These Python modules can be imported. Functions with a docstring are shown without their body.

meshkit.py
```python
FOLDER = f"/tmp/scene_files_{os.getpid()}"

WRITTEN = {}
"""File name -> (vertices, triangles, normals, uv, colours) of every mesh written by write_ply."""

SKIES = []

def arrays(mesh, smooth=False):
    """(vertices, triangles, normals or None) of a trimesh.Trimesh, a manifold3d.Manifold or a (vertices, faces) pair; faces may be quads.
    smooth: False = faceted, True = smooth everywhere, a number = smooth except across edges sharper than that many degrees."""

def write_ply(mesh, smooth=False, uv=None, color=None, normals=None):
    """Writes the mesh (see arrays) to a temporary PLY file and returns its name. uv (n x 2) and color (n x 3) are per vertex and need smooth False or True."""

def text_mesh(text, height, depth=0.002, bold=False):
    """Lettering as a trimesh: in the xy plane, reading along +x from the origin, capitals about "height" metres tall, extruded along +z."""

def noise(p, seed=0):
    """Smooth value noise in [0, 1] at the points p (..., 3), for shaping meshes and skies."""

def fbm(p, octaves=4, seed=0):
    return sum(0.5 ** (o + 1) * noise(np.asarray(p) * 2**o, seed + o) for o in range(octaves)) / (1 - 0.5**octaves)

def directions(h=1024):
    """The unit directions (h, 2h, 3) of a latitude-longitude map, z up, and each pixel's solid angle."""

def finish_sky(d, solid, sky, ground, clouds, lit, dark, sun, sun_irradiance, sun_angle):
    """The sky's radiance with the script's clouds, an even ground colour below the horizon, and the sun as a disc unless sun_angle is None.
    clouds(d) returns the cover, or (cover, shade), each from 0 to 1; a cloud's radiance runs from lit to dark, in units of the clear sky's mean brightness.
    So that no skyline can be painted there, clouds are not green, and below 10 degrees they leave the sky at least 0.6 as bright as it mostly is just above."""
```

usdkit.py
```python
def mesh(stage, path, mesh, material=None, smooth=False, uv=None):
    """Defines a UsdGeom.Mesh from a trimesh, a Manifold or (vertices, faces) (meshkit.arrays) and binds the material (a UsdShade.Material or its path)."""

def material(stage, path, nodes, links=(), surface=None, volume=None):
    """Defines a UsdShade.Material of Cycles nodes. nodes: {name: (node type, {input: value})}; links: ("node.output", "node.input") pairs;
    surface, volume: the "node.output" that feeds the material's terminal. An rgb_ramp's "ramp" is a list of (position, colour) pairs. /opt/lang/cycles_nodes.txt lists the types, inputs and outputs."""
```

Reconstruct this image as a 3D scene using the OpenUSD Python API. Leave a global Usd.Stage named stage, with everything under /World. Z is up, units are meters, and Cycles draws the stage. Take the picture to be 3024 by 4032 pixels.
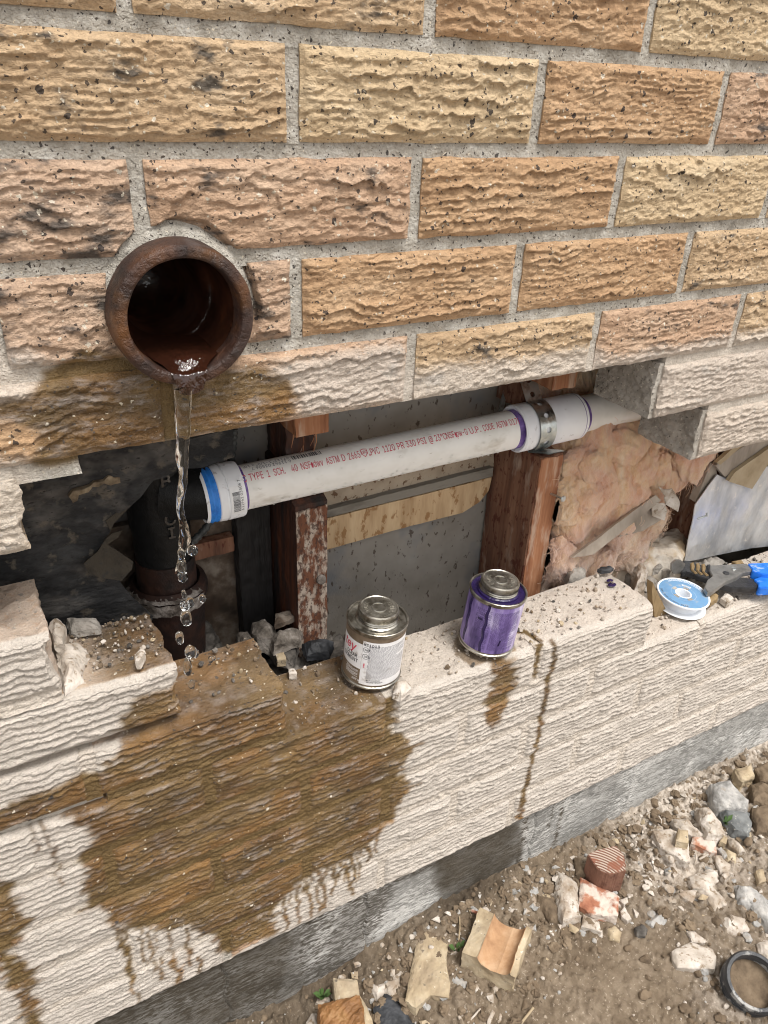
import math, numpy as np, trimesh, usdkit, meshkit, shapely, manifold3d
from shapely import affinity
from shapely.geometry import Polygon, LineString
from scipy.ndimage import gaussian_filter, map_coordinates
from pxr import Usd, UsdGeom, UsdLux, UsdShade, Gf, Sdf, Vt
PI = math.pi
stage = Usd.Stage.CreateInMemory()
UsdGeom.SetStageUpAxis(stage, UsdGeom.Tokens.z); UsdGeom.SetStageMetersPerUnit(stage, 1.0)
UsdGeom.Xform.Define(stage, '/World'); UsdGeom.Scope.Define(stage, '/World/Looks')

# ------------------------------------------------------------------ camera, sky, sun, exposure
HB = 0.0677                                  # one brick course, joint included
ZA = 16 * HB                                 # height of the bed joint near the top of the photograph
LB = 3.066 * HB                              # one stretcher, joint included
EYE = np.array([-3.31801752, -7.90502972, -0.353708621]) * HB + [0, 0, ZA]
YAW, PITCH, ROLL, FPX, PW, PH = 0.522727, 0.514214, 0.0440824, 3000.0, 3024.0, 4032.0
FWD = np.array([math.sin(YAW) * math.cos(PITCH), math.cos(YAW) * math.cos(PITCH), -math.sin(PITCH)])
_r = np.array([math.cos(YAW), -math.sin(YAW), 0]); _u = np.cross(_r, FWD)
RGT, UPV = math.cos(ROLL) * _r + math.sin(ROLL) * _u, -math.sin(ROLL) * _r + math.cos(ROLL) * _u
cam = UsdGeom.Camera.Define(stage, '/World/camera')
M = np.eye(4); M[0, :3], M[1, :3], M[2, :3], M[3, :3] = RGT, UPV, -FWD, EYE
cam.AddTransformOp().Set(Gf.Matrix4d(*M.ravel().tolist()))
cam.CreateHorizontalApertureAttr(24.0); cam.CreateVerticalApertureAttr(32.0); cam.CreateFocalLengthAttr(24.0 * FPX / PW)
cam.CreateClippingRangeAttr(Gf.Vec2f(0.01, 500)); cam.CreateExposureAttr(1.58)

SUN_EL, SUN_AZ = math.radians(66), math.atan2(0.34, -0.94)      # direction towards the sun: out from the wall, a little to the right
sd = np.array([math.sin(SUN_AZ) * math.cos(SUN_EL), math.cos(SUN_AZ) * math.cos(SUN_EL), math.sin(SUN_EL)])
usdkit.material(stage, '/World/Looks/sky', {
    'sky': ('sky_texture', {'sky_type': 'single_scattering', 'sun_disc': False, 'sun_elevation': SUN_EL, 'sun_rotation': SUN_AZ, 'aerosol_density': 2.0}),
    'tc': ('texture_coordinate', {}), 'n': ('noise_texture', {'scale': 2.2, 'detail': 5.0, 'roughness': 0.55}),
    'r': ('map_range', {'from_min': 0.25, 'from_max': 0.5, 'to_min': 0.55, 'to_max': 1.0, 'clamp': True}),
    'm': ('mix_color', {'b': (4.6, 4.55, 4.5)}), 'bg': ('background_shader', {'strength': 0.105})},
    [('tc.generated', 'n.vector'), ('n.fac', 'r.value'), ('r.result', 'm.fac'), ('sky.color', 'm.a'), ('m.result', 'bg.color')], surface='bg.background')
dome = UsdLux.DomeLight.Define(stage, '/World/sky'); dome.GetPrim().SetCustomDataByKey('kind', 'structure')
UsdShade.MaterialBindingAPI.Apply(dome.GetPrim()).Bind(UsdShade.Material.Get(stage, '/World/Looks/sky'))
sun = UsdLux.DistantLight.Define(stage, '/World/sun')
sun.CreateIntensityAttr(0.40); sun.CreateAngleAttr(22.0); sun.CreateNormalizeAttr(True); sun.CreateColorAttr(Gf.Vec3f(1.0, 0.965, 0.92))
_x = np.cross([0, 0, 1.0], sd); _x /= np.linalg.norm(_x); _y = np.cross(sd, _x)
S = np.eye(4); S[0, :3], S[1, :3], S[2, :3] = _x, _y, sd
sun.AddTransformOp().Set(Gf.Matrix4d(*S.ravel().tolist()))

# ------------------------------------------------------------------ measuring: a point of the photograph (1659 wide) on a plane of the place
SC = PW / 1659.0
def ray(u, v): return FWD + RGT * ((u * SC - PW / 2) / FPX) - UPV * ((v * SC - PH / 2) / FPX)
def aty(u, v, y=0.0):
    d = ray(u, v); return EYE + d * ((y - EYE[1]) / d[1])
def atz(u, v, z):
    d = ray(u, v); return EYE + d * ((z - EYE[2]) / d[2])
def zc(k): return ZA - k * HB                # height of bed joint k

# ------------------------------------------------------------------ helpers
noise, fbm = meshkit.noise, meshkit.fbm
def P3(a, b, c=None):
    a = np.asarray(a, float); return np.stack([a, np.broadcast_to(b, a.shape), np.broadcast_to(0.37 if c is None else c, a.shape)], -1)
def sstep(a, b, x): t = np.clip((x - a) / (b - a), 0, 1); return t * t * (3 - 2 * t)
_count = {}
def path_for(name, parent=None):
    base = f"{parent or '/World'}/{name}"
    k = _count.get(base, -1) + 1; _count[base] = k
    return base if k == 0 else f"{base}_{k:03d}"
def tag(prim, label=None, cat=None, group=None, kind=None):
    p = prim.GetPrim()
    for k, t in (('label', label), ('category', cat), ('group', group), ('kind', kind)):
        if t: p.SetCustomDataByKey(k, t)
    return p
def thing(name, label, cat, loc=(0, 0, 0), group=None, kind=None, rot=None):
    x = UsdGeom.Xform.Define(stage, path_for(name))
    if rot is not None:
        m = np.eye(4); m[:3, :3] = np.asarray(rot).T; m[3, :3] = loc
        x.AddTransformOp().Set(Gf.Matrix4d(*m.ravel().tolist()))
    elif any(loc): x.AddTranslateOp().Set(Gf.Vec3d(*map(float, loc)))
    tag(x, label, cat, group, kind); return str(x.GetPath())
def obj(name, geo, mat, parent=None, smooth=False, mask=None, **t):
    m = usdkit.mesh(stage, path_for(name, parent), geo, MAT[mat] if isinstance(mat, str) else mat, smooth)
    if mask is not None:
        UsdGeom.PrimvarsAPI(m).CreatePrimvar('stain', Sdf.ValueTypeNames.Color3fArray, 'vertex').Set(Vt.Vec3fArray.FromNumpy(np.asarray(mask, np.float32)))
    if t: tag(m, **t)
    return str(m.GetPath())
def cat_(ms): return trimesh.util.concatenate([m if isinstance(m, trimesh.Trimesh) else mt(m) for m in ms])
def mt(m):
    if isinstance(m, trimesh.Trimesh): return m
    g = m.to_mesh(); return trimesh.Trimesh(g.vert_properties[:, :3], g.tri_verts, process=False)
def box(x0, x1, y0, y1, z0, z1):
    b = trimesh.creation.box((x1 - x0, y1 - y0, z1 - z0)); b.apply_translation(((x0 + x1) / 2, (y0 + y1) / 2, (z0 + z1) / 2)); return b
def gridmesh(us, vs, f):
    """faces of a parametric sheet f(U, V) -> xyz"""
    U, V = np.meshgrid(us, vs, indexing='ij'); p = f(U, V).reshape(-1, 3)
    i = np.arange(len(us) * len(vs)).reshape(len(us), len(vs))
    q = np.stack([i[:-1, :-1], i[1:, :-1], i[1:, 1:], i[:-1, 1:]], -1).reshape(-1, 4)
    return p, q
def tris(q): return np.vstack([q[:, [0, 1, 2]], q[:, [0, 2, 3]]])
def lathe(profile, n=48, axis='z'):
    """surface of revolution; profile = (r, h) pairs from bottom outside to top, closed if it ends where it starts"""
    m = trimesh.creation.revolve(np.asarray(profile, float), sections=n)
    return m
def tube(points, radii, n=10, caps=True):
    pts = np.asarray(points, float); radii = np.broadcast_to(radii, len(pts)).astype(float)
    t = np.gradient(pts, axis=0); t /= np.linalg.norm(t, axis=1, keepdims=True)
    up = np.array([0.31, 0.17, 0.93]) if abs(t[:, 2]).mean() < 0.8 else np.array([0.9, 0.3, 0.1])
    a = np.cross(t, up); a /= np.linalg.norm(a, axis=1, keepdims=True); b = np.cross(t, a)
    th = np.linspace(0, 2 * PI, n, endpoint=False)
    v = pts[:, None] + radii[:, None, None] * (a[:, None] * np.cos(th)[None, :, None] + b[:, None] * np.sin(th)[None, :, None])
    v = v.reshape(-1, 3); f = []
    for i in range(len(pts) - 1):
        for j in range(n):
            k = (j + 1) % n; f += [[i * n + j, i * n + k, (i + 1) * n + k], [i * n + j, (i + 1) * n + k, (i + 1) * n + j]]
    if caps:
        v = np.vstack([v, pts[0], pts[-1]]); c0, c1 = len(v) - 2, len(v) - 1; e = (len(pts) - 1) * n
        for j in range(n):
            k = (j + 1) % n; f += [[c0, k, j], [c1, e + j, e + k]]
    m = trimesh.Trimesh(v, np.array(f), process=False); m.fix_normals() if n < 4 else None
    return m
def frame_rot(axis, up=(0, 0, 1)):
    """rotation whose x column is the axis"""
    x = np.asarray(axis, float); x /= np.linalg.norm(x); y = np.cross(up, x); y /= np.linalg.norm(y); return np.stack([x, y, np.cross(x, y)], 1)
def place(m, R=None, t=(0, 0, 0)):
    m = mt(m).copy(); v = m.vertices @ np.asarray(R).T if R is not None else m.vertices
    m.vertices = v + np.asarray(t); return m
def rng(k): return np.random.default_rng(k)

# ------------------------------------------------------------------ materials
class G:
    def __init__(s): s.n, s.l, s.k = {}, [], 0
    def add(s, kind, out, **kw):
        s.k += 1; nm = f'n{s.k}'; c = {}
        for k, v in kw.items():
            if isinstance(v, str) and '.' in v: s.l.append((v, f'{nm}.{k}'))
            else: c[k] = v
        s.n[nm] = (kind, c); return f'{nm}.{out}'
    def pos(s, sc=(1, 1, 1), obj=False, rot=(0, 0, 0)):
        p = s.add('texture_coordinate', 'object') if obj else s.add('geometry', 'position')
        return s.add('mapping', 'vector', vector=p, scale=sc, rotation=rot)
    def noise(s, v, scale, detail=3.0, rough=0.55, dist=0.0): return s.add('noise_texture', 'fac', vector=v, scale=float(scale), detail=float(detail), roughness=rough, distortion=dist)
    def voro(s, v, scale, out='distance', feature='f1'): return s.add('voronoi_texture', out, vector=v, scale=float(scale), feature=feature)
    def rng(s, v, a, b, c=0.0, d=1.0): return s.add('map_range', 'result', value=v, from_min=float(a), from_max=float(b), to_min=float(c), to_max=float(d), clamp=True)
    def math(s, op, a, b=0.0): return s.add('math', 'value', math_type=op, value1=a, value2=b)
    def mix(s, f, a, b, mode='mix'): return s.add('mix_color', 'result', blend_type=mode, fac=f, a=a, b=b)
    def ramp(s, f, stops): return s.add('rgb_ramp', 'color', fac=f, ramp=stops)
    def stain(s):
        c = s.add('attribute', 'color', attribute='stain'); s.add('separate_color', 'r', color=c); n = f'n{s.k}'
        return n + '.r', n + '.g', n + '.b'
    def bump(s, h, dist, strength=1.0, normal=None):
        return s.add('bump', 'normal', height=h, distance=float(dist), strength=float(strength), **({'normal': normal} if normal else {}))
    def bsdf(s, **kw): return s.add('principled_bsdf', 'BSDF', **kw)
    def done(s, name, out, volume=None):
        MAT[name] = usdkit.material(stage, f'/World/Looks/{name}', s.n, s.l, surface=out, volume=volume); return MAT[name]
MAT = {}
DUSTC = (0.54, 0.488, 0.435)
def specks(g, v, c, dark=0.75, light=0.5, scale=95):
    """dark and pale grains of fired clay or sand, of two sizes, with ragged outlines"""
    w = g.add('vector_math', 'vector', math_type='scale', vector1=g.add('noise_texture', 'color', vector=v, scale=320.0, detail=2.0), scale=0.0048)
    v = g.add('vector_math', 'vector', math_type='add', vector1=v, vector2=w)
    def grains(sc, loc, lo, hi, share, c, col):
        p = g.add('mapping', 'vector', vector=v, location=loc)
        d, k = g.voro(p, sc), g.voro(p, sc, 'color'); g.add('separate_color', 'r', color=k); s = f'n{g.k}'
        r = g.math('multiply', s + '.g', hi - lo)
        on = g.math('multiply', g.math('less_than', d, g.math('add', r, lo)), g.math('less_than', s + '.r', share))
        return g.mix(g.math('multiply', on, 0.9), c, col)
    c = grains(scale, (0, 0, 0), 0.07, 0.21, dark * 0.75, c, (0.035, 0.03, 0.03))
    c = grains(scale * 2.6, (1.1, 2.7, 5.2), 0.14, 0.32, dark * 0.55, c, (0.055, 0.042, 0.035))
    c = grains(scale * 1.25, (3.1, 1.7, 9.2), 0.06, 0.18, light * 0.7, c, (0.66, 0.60, 0.50))
    return grains(scale * 2.9, (7.1, 4.7, 2.2), 0.12, 0.28, light * 0.5, c, (0.60, 0.54, 0.43))
def brick_look(name, ca, cb, cc, dustc=DUSTC, black=0.0):
    g = G(); v = g.pos(); vs = g.pos((1, 1, 2.6))
    n1 = g.noise(vs, 14, 4); n2 = g.noise(g.pos((1, 1, 3.5)), 75, 4, 0.65)
    c = g.ramp(n1, [(0.3, ca), (0.5, cb), (0.68, cc)])
    c = g.mix(g.rng(n2, 0.3, 0.75, 0.0, 0.7), c, tuple(0.62 * x for x in cb))
    if black:
        bk = g.rng(g.noise(g.pos((1, 1, 2.2)), 26, 4, 0.6), 0.60 - 0.10 * black, 0.68 - 0.06 * black, 0, 0.85)
        c = g.mix(bk, c, (0.05, 0.05, 0.05))
    c = specks(g, v, c)
    dust, wet, rel = g.stain()
    dn = g.noise(g.pos((1, 1, 2.2)), 120, 4, 0.7)
    dust = g.math('multiply', dust, g.rng(g.math('add', dn, g.math('multiply', dust, 0.55)), 0.52, 0.78))
    dc = g.mix(g.noise(v, 35, 4), tuple(0.80 * x for x in dustc), tuple(min(1, 1.16 * x) for x in dustc))
    dc = g.mix(g.rng(g.noise(v, 420, 2), 0.56, 0.72, 0, 0.5), dc, (0.30, 0.25, 0.20))
    c = g.mix(dust, c, dc)
    # wet: darker, more saturated; on the proud lips a film of lime stays pale
    wn = g.noise(g.pos((1, 1, 3.2)), 34, 4, 0.6)
    wetc = g.mix(wn, (0.082, 0.050, 0.018), (0.255, 0.165, 0.066))
    wetc = g.mix(g.rng(g.noise(g.pos((1, 1, 2.0)), 11, 2), 0.45, 0.6, 0, 0.6), wetc, (0.215, 0.105, 0.028))
    lime = g.math('multiply', g.rng(g.noise(g.pos((0.7, 1, 2.2)), 60, 4, 0.65), 0.50, 0.66, 0, 0.62), rel)
    wetc = g.mix(1.0, wetc, g.mix(g.rng(g.noise(g.pos((1, 1, 1.3)), 10, 4, 0.6), 0.38, 0.62), (0.50, 0.47, 0.44), (1.15, 1.12, 1.08)), 'multiply')
    wetc = g.mix(lime, wetc, (0.36, 0.315, 0.29))
    wetc = specks(g, v, wetc, 0.5, 0.22)
    c = g.mix(wet, c, wetc)
    gr = g.noise(v, 520, 3, 0.7); c = g.mix(0.75, c, g.mix(gr, (0.50, 0.50, 0.50), (1.42, 1.40, 1.36)), 'multiply')
    b1 = g.noise(g.pos((0.75, 1, 1.7)), 240, 5, 0.68); b2 = g.noise(v, 720, 3, 0.65)
    nb = g.bump(b2, 0.0016, 0.85, g.bump(b1, 0.0034, 0.9))
    return g.done(name, g.bsdf(base_color=c, roughness=g.rng(wet, 0, 1, 0.92, 0.30), specular_ior_level=g.rng(wet, 0, 1, 0.25, 0.55), normal=nb))
brick_look('clay_tan', (0.455, 0.310, 0.185), (0.555, 0.400, 0.250), (0.61, 0.465, 0.315), black=0.3)
brick_look('clay_orange', (0.42, 0.260, 0.148), (0.515, 0.335, 0.195), (0.58, 0.405, 0.255))
brick_look('clay_yellow', (0.525, 0.385, 0.235), (0.605, 0.460, 0.292), (0.64, 0.51, 0.345))
brick_look('clay_pink', (0.45, 0.290, 0.190), (0.535, 0.362, 0.245), (0.59, 0.43, 0.31), black=0.2)
brick_look('clay_burnt', (0.45, 0.300, 0.205), (0.545, 0.385, 0.275), (0.585, 0.44, 0.335), black=1.0)
def mortar_look():
    g = G(); v = g.pos()
    c = g.ramp(g.noise(v, 45, 5, 0.65), [(0.3, (0.27, 0.25, 0.215)), (0.5, (0.40, 0.375, 0.33)), (0.7, (0.52, 0.50, 0.46))])
    c = specks(g, v, c, 0.75, 0.45, 150)
    dust, wet, rel = g.stain()
    dc = g.mix(g.noise(v, 60, 4), (0.46, 0.41, 0.355), (0.63, 0.56, 0.485))
    c = g.mix(dust, c, dc)
    wc = g.mix(g.noise(g.pos((1, 1, 2.2)), 30, 4), (0.062, 0.040, 0.016), (0.225, 0.146, 0.060)); c = g.mix(wet, c, wc)
    c = g.mix(0.75, c, g.mix(g.noise(v, 480, 3, 0.7), (0.45, 0.45, 0.45), (1.45, 1.43, 1.4)), 'multiply')
    nb = g.bump(g.noise(v, 600, 3, 0.65), 0.0018, 0.9, g.bump(g.noise(v, 200, 4, 0.65), 0.0042, 0.95))
    g.done('mortar', g.bsdf(base_color=c, roughness=g.rng(wet, 0, 1, 0.95, 0.45), specular_ior_level=0.3, normal=nb))
mortar_look()
def skim():
    g = G(); v = g.pos(); c = g.ramp(g.noise(v, 40, 5, 0.65), [(0.3, (0.20, 0.18, 0.155)), (0.5, (0.30, 0.275, 0.24)), (0.7, (0.38, 0.35, 0.31))]); c = specks(g, v, c, 0.5, 0.4, 150)
    g.done('skim', g.bsdf(base_color=c, roughness=0.95, specular_ior_level=0.2, normal=g.bump(g.noise(v, 190, 4, 0.6), 0.003, 0.9)))
skim()

# ------------------------------------------------------------------ stains of the wall, as areas of the wall's face (x, z)
SX0, SZ0, SD = -0.75, -0.12, 0.0012
SNX, SNZ = int(2.2 / SD), int(1.5 / SD)
def area(polys, blur=0.0015, warp=0.004, seed=0, freq=60):
    """a soft raster of areas given as outlines in the photograph, on the wall's face, their edges frayed"""
    out = np.zeros((SNX, SNZ), bool)
    for pg in polys:
        q = np.array([aty(u, v)[[0, 2]] for u, v in pg]); g = Polygon(q).buffer(0)
        x0, z0, x1, z1 = g.bounds
        i0, i1 = max(0, int((x0 - .02 - SX0) / SD)), min(SNX, int((x1 + .02 - SX0) / SD)); j0, j1 = max(0, int((z0 - .02 - SZ0) / SD)), min(SNZ, int((z1 + .02 - SZ0) / SD))
        if i1 <= i0 or j1 <= j0: continue
        X, Z = np.meshgrid(SX0 + SD * np.arange(i0, i1), SZ0 + SD * np.arange(j0, j1), indexing='ij')
        wx = X + warp * 2 * (fbm(P3(X * freq, Z * freq * 1.6), 3, seed) - 0.5); wz = Z + warp * 1.4 * (fbm(P3(X * freq, Z * freq * 1.6, 5.3), 3, seed) - 0.5)
        wx = wx + warp * 2.2 * (fbm(P3(X * 25, Z * 210), 3, seed + 50) - 0.5)
        shapely.prepare(g); out[i0:i1, j0:j1] |= shapely.contains_xy(g, wx, wz)
    return gaussian_filter(out.astype(np.float32), blur / SD)
def sample(r, x, z): return map_coordinates(r, [(x - SX0) / SD, (z - SZ0) / SD], order=1, mode='nearest')
def streak(u, v0, v1, w, side=0):
    """a run of water down the wall, w wide in the photograph"""
    a = aty(u, v0); ww = abs(aty(u + w, v0)[0] - a[0]) / 2; zb = aty(u, v1)[2]
    out = []
    n = 14
    L = [(a[0] + 0.0018 * math.sin(7.3 * k + u), a[2] + (zb - a[2]) * k / n) for k in range(n + 1)]
    pts = [(x - ww * (0.7 + 0.5 * math.sin(3.1 * k + u) ** 2), z) for k, (x, z) in enumerate(L)] + [(x + ww * (0.7 + 0.5 * math.cos(2.3 * k + u) ** 2), z) for k, (x, z) in reversed(list(enumerate(L)))]
    return pts
_at2 = aty
def pix(pts): # wall points back to the photograph's points, for area()
    out = []
    for x, z in pts:
        d = np.array([x, 0, z]) - EYE; w = d @ FWD; out.append(((PW / 2 + FPX * (d @ RGT) / w) / SC, (PH / 2 - FPX * (d @ UPV) / w) / SC))
    return out
WET_UP = [[(130, 775), (170, 750), (300, 775), (400, 800), (540, 790), (585, 800), (640, 835), (628, 880), (615, 905), (480, 935), (345, 955), (150, 1000), (60, 1010), (75, 930), (20, 900), (-40, 905), (-40, 880), (60, 860)]]
W1 = [(255, 1550), (300, 1505), (400, 1475), (405, 1545), (625, 1455), (632, 1560), (855, 1480), (852, 1590), (905, 1598), (865, 1660), (888, 1700), (848, 1760), (800, 1825), (640, 1905), (600, 1965), (588, 2015), (480, 2065), (450, 2025), (400, 2005), (260, 2010), (190, 1950), (168, 1860), (200, 1810), (150, 1765), (0, 1805), (-40, 1810), (-40, 1760), (0, 1742), (110, 1702), (235, 1655), (255, 1600)]
W2 = [(-60, 1880), (25, 1905), (60, 1990), (25, 2060), (75, 2090), (80, 2160), (110, 2230), (60, 2240), (20, 2130), (-20, 2070), (-60, 2050)]
W3 = [(1070, 1405), (1108, 1420), (1112, 1445), (1103, 1500), (1085, 1530), (1068, 1572), (1043, 1565), (1052, 1500), (1050, 1470), (1068, 1435)]
def ribbon(pts, w): return list(LineString(pts).buffer(w, cap_style=1).exterior.coords)
W4 = ribbon([(1125, 1352), (1160, 1360), (1195, 1372), (1196, 1420), (1184, 1470), (1172, 1530), (1160, 1590), (1150, 1640), (1133, 1700), (1120, 1770)], 5)
W5 = ribbon([(1175, 1385), (1160, 1420), (1158, 1460)], 5)
RUNS = [(262, 2000, 2100, 12), (280, 2090, 2180, 10), (296, 2005, 2095, 10), (330, 2020, 2060, 6), (345, 2070, 2120, 10), (378, 2070, 2150, 14), (640, 1830, 1995, 7), (668, 1820, 1985, 7), (686, 1840, 1970, 8), (720, 1830, 1930, 9), (745, 1830, 1900, 7), (765, 1790, 1930, 7), (785, 1790, 1850, 6), (430, 2060, 2120, 12), (612, 1900, 2010, 9), (626, 1870, 1960, 6), (655, 1830, 1930, 8), (700, 1810, 1960, 9), (712, 1790, 1880, 6), (733, 1800, 1900, 10), (755, 1780, 1925, 9), (776, 1780, 1900, 6), (800, 1770, 1860, 9), (815, 1760, 1840, 6), (240, 1980, 2060, 9), (252, 1990, 2150, 7), (315, 2000, 2110, 8), (362, 2010, 2090, 8), (400, 2000, 2090, 10), (90, 1770, 1860, 7), (60, 1780, 1850, 8), (108, 1830, 1890, 8), (122, 1880, 1920, 7)]
wet_r = np.maximum(area(WET_UP, 0.0016, 0.009, 3), np.maximum(area([W1, W2, W3], 0.0016, 0.017, 4), area([W4, W5] + [pix(streak(*s)) for s in RUNS], 0.0012, 0.006, 4)))
# pale dust of the cutting: all below the slot, and creeping up at its right and left ends
D_UP = [[(560, 800), (640, 770), (890, 735), (895, 870), (640, 905), (610, 860)], [(890, 800), (1100, 770), (1290, 740), (1300, 830), (890, 900)], [(1285, 770), (1700, 700), (1700, 1010), (1280, 1010)], [(-60, 760), (60, 740), (140, 800), (60, 880), (-60, 930)], [(-60, 990), (80, 985), (80, 1230), (-60, 1230)]]
dust_r = area(D_UP, 0.006, 0.012, 7, 40) * 0.80
D_LOW = [[(-400, 1200), (200, 1200), (400, 1420), (660, 1380), (1100, 1230), (1400, 1120), (2600, 700), (2600, 1900), (900, 2600), (-600, 2600)]]
low_r = area(D_LOW, 0.003, 0.004, 8)
dust_r = np.maximum(dust_r, low_r)
DARKPATCH = area([[(480, 2080), (590, 2010), (585, 1990), (505, 2010)], [(370, 2150), (400, 2060), (385, 2160)]], 0.001, 0.004, 9)
def masks(x, y, z, rel):
    dust = sample(dust_r, x, z) * (1 - 0.9 * sample(DARKPATCH, x, z)); wet = sample(wet_r, x, z)
    inside = y > 0.006
    ledge = inside & (z < zc(5.6))
    wet = np.where(ledge, np.where((x > -0.205) & (x < 0.10) & (z > zc(9.6)), 0.9 * sstep(-0.205, -0.16, x) * (1 - sstep(0.085, 0.10, x)), 0.0), np.where(inside, 0, wet))
    def seg(ax, ay, bx, by):
        t = np.clip(((x - ax) * (bx - ax) + (y - ay) * (by - ay)) / ((bx - ax) ** 2 + (by - ay) ** 2), 0, 1); return np.hypot(x - ax - t * (bx - ax), y - ay - t * (by - ay))
    n_ = 0.006 * (noise(P3(x * 150, y * 150), 5) - 0.5)
    damp = np.maximum(sstep(0.0042, 0.0022, seg(0.286, 0.050, 0.312, 0.032) + n_ * .5), sstep(0.0042, 0.0022, seg(0.312, 0.032, 0.322, 0.0) + n_ * .5)); damp = np.maximum(damp, 0.75 * sstep(0.039, 0.036, np.hypot(x - 0.248, y - 0.028) + n_))
    wet = np.where(ledge & (x > 0.15), np.maximum(wet, damp), wet)
    dust = np.where(ledge, np.where(x > 0.10, 0.9, 0.55), np.where(inside, 0.35, dust))
    return np.stack([dust, wet, rel], 1)

# ------------------------------------------------------------------ bricks
STUB = np.array([-0.0900, 0, 0.9145]); STUB_R = 0.0480
def relief(x, z, seed, low, band=None):
    """torn, lipped face of a wire-cut brick, in metres outwards"""
    def lips(ph, A, rise, pw):
        lay = np.floor(ph); t = ph - lay
        A = A * (0.45 + 1.1 * noise(P3(lay * 7.31, x * 22), seed + 3))
        return A * ((1 - t) ** pw * sstep(0.0, rise, t))
    if low:
        ph = z / 0.0074 + 1.6 * fbm(P3(x * 11, z * 22), 2, seed) + 1.5 * fbm(P3(x * 70, z * 55), 3, seed + 9) + 0.55 * noise(P3(x * 300, z * 180), seed + 11)
        h = lips(ph, 0.0034 * np.clip(2.2 * fbm(P3(x * 38, z * 95), 2, seed + 5) - 0.22, 0.08, 1.25), 0.16, 1.1)
    else:
        k = 0.70 + 0.80 * ((seed * 37) % 11) / 10
        p1 = z * k / 0.0125 + 2.4 * fbm(P3(x * 13, z * 20), 2, seed) + 1.2 * fbm(P3(x * 52, z * 42), 2, seed + 9) + 0.40 * noise(P3(x * 210, z * 150), seed + 10) + 0.22 * noise(P3(x * 430, z * 330), seed + 16)
        p2 = z * k / 0.0068 + 2.8 * fbm(P3(x * 24, z * 30), 2, seed + 12) + 1.3 * fbm(P3(x * 95, z * 70), 2, seed + 13)
        A1 = 0.0038 / k ** 0.5 * sstep(0.40, 0.70, fbm(P3(x * 19, z * 60), 2, seed + 5)); A2 = 0.0026 / k ** 0.3 * sstep(0.42, 0.68, fbm(P3(x * 30, z * 48), 2, seed + 6))
        h = np.maximum(lips(p1, A1, 0.07, 1.5), lips(p2, A2, 0.13, 1.3))
        h += 0.0013 * (1 - np.abs(2 * fbm(P3(x * 75, z * 190), 2, seed + 14) - 1)) ** 3 + 0.0012 * (1 - np.abs(2 * fbm(P3(x * 150, z * 330), 2, seed + 15) - 1)) ** 4
    h += 0.0013 * (fbm(P3(x * 60, z * 110), 2, seed + 21) - 0.5) + 0.0011 * (noise(P3(x * 260, z * 320), seed + 22) - 0.5)
    return h, np.clip(h / 0.0024, 0, 1)
def compact(v, q, rel):
    u, i = np.unique(q, return_inverse=True); return v[u], i.reshape(q.shape), rel[u]
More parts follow.
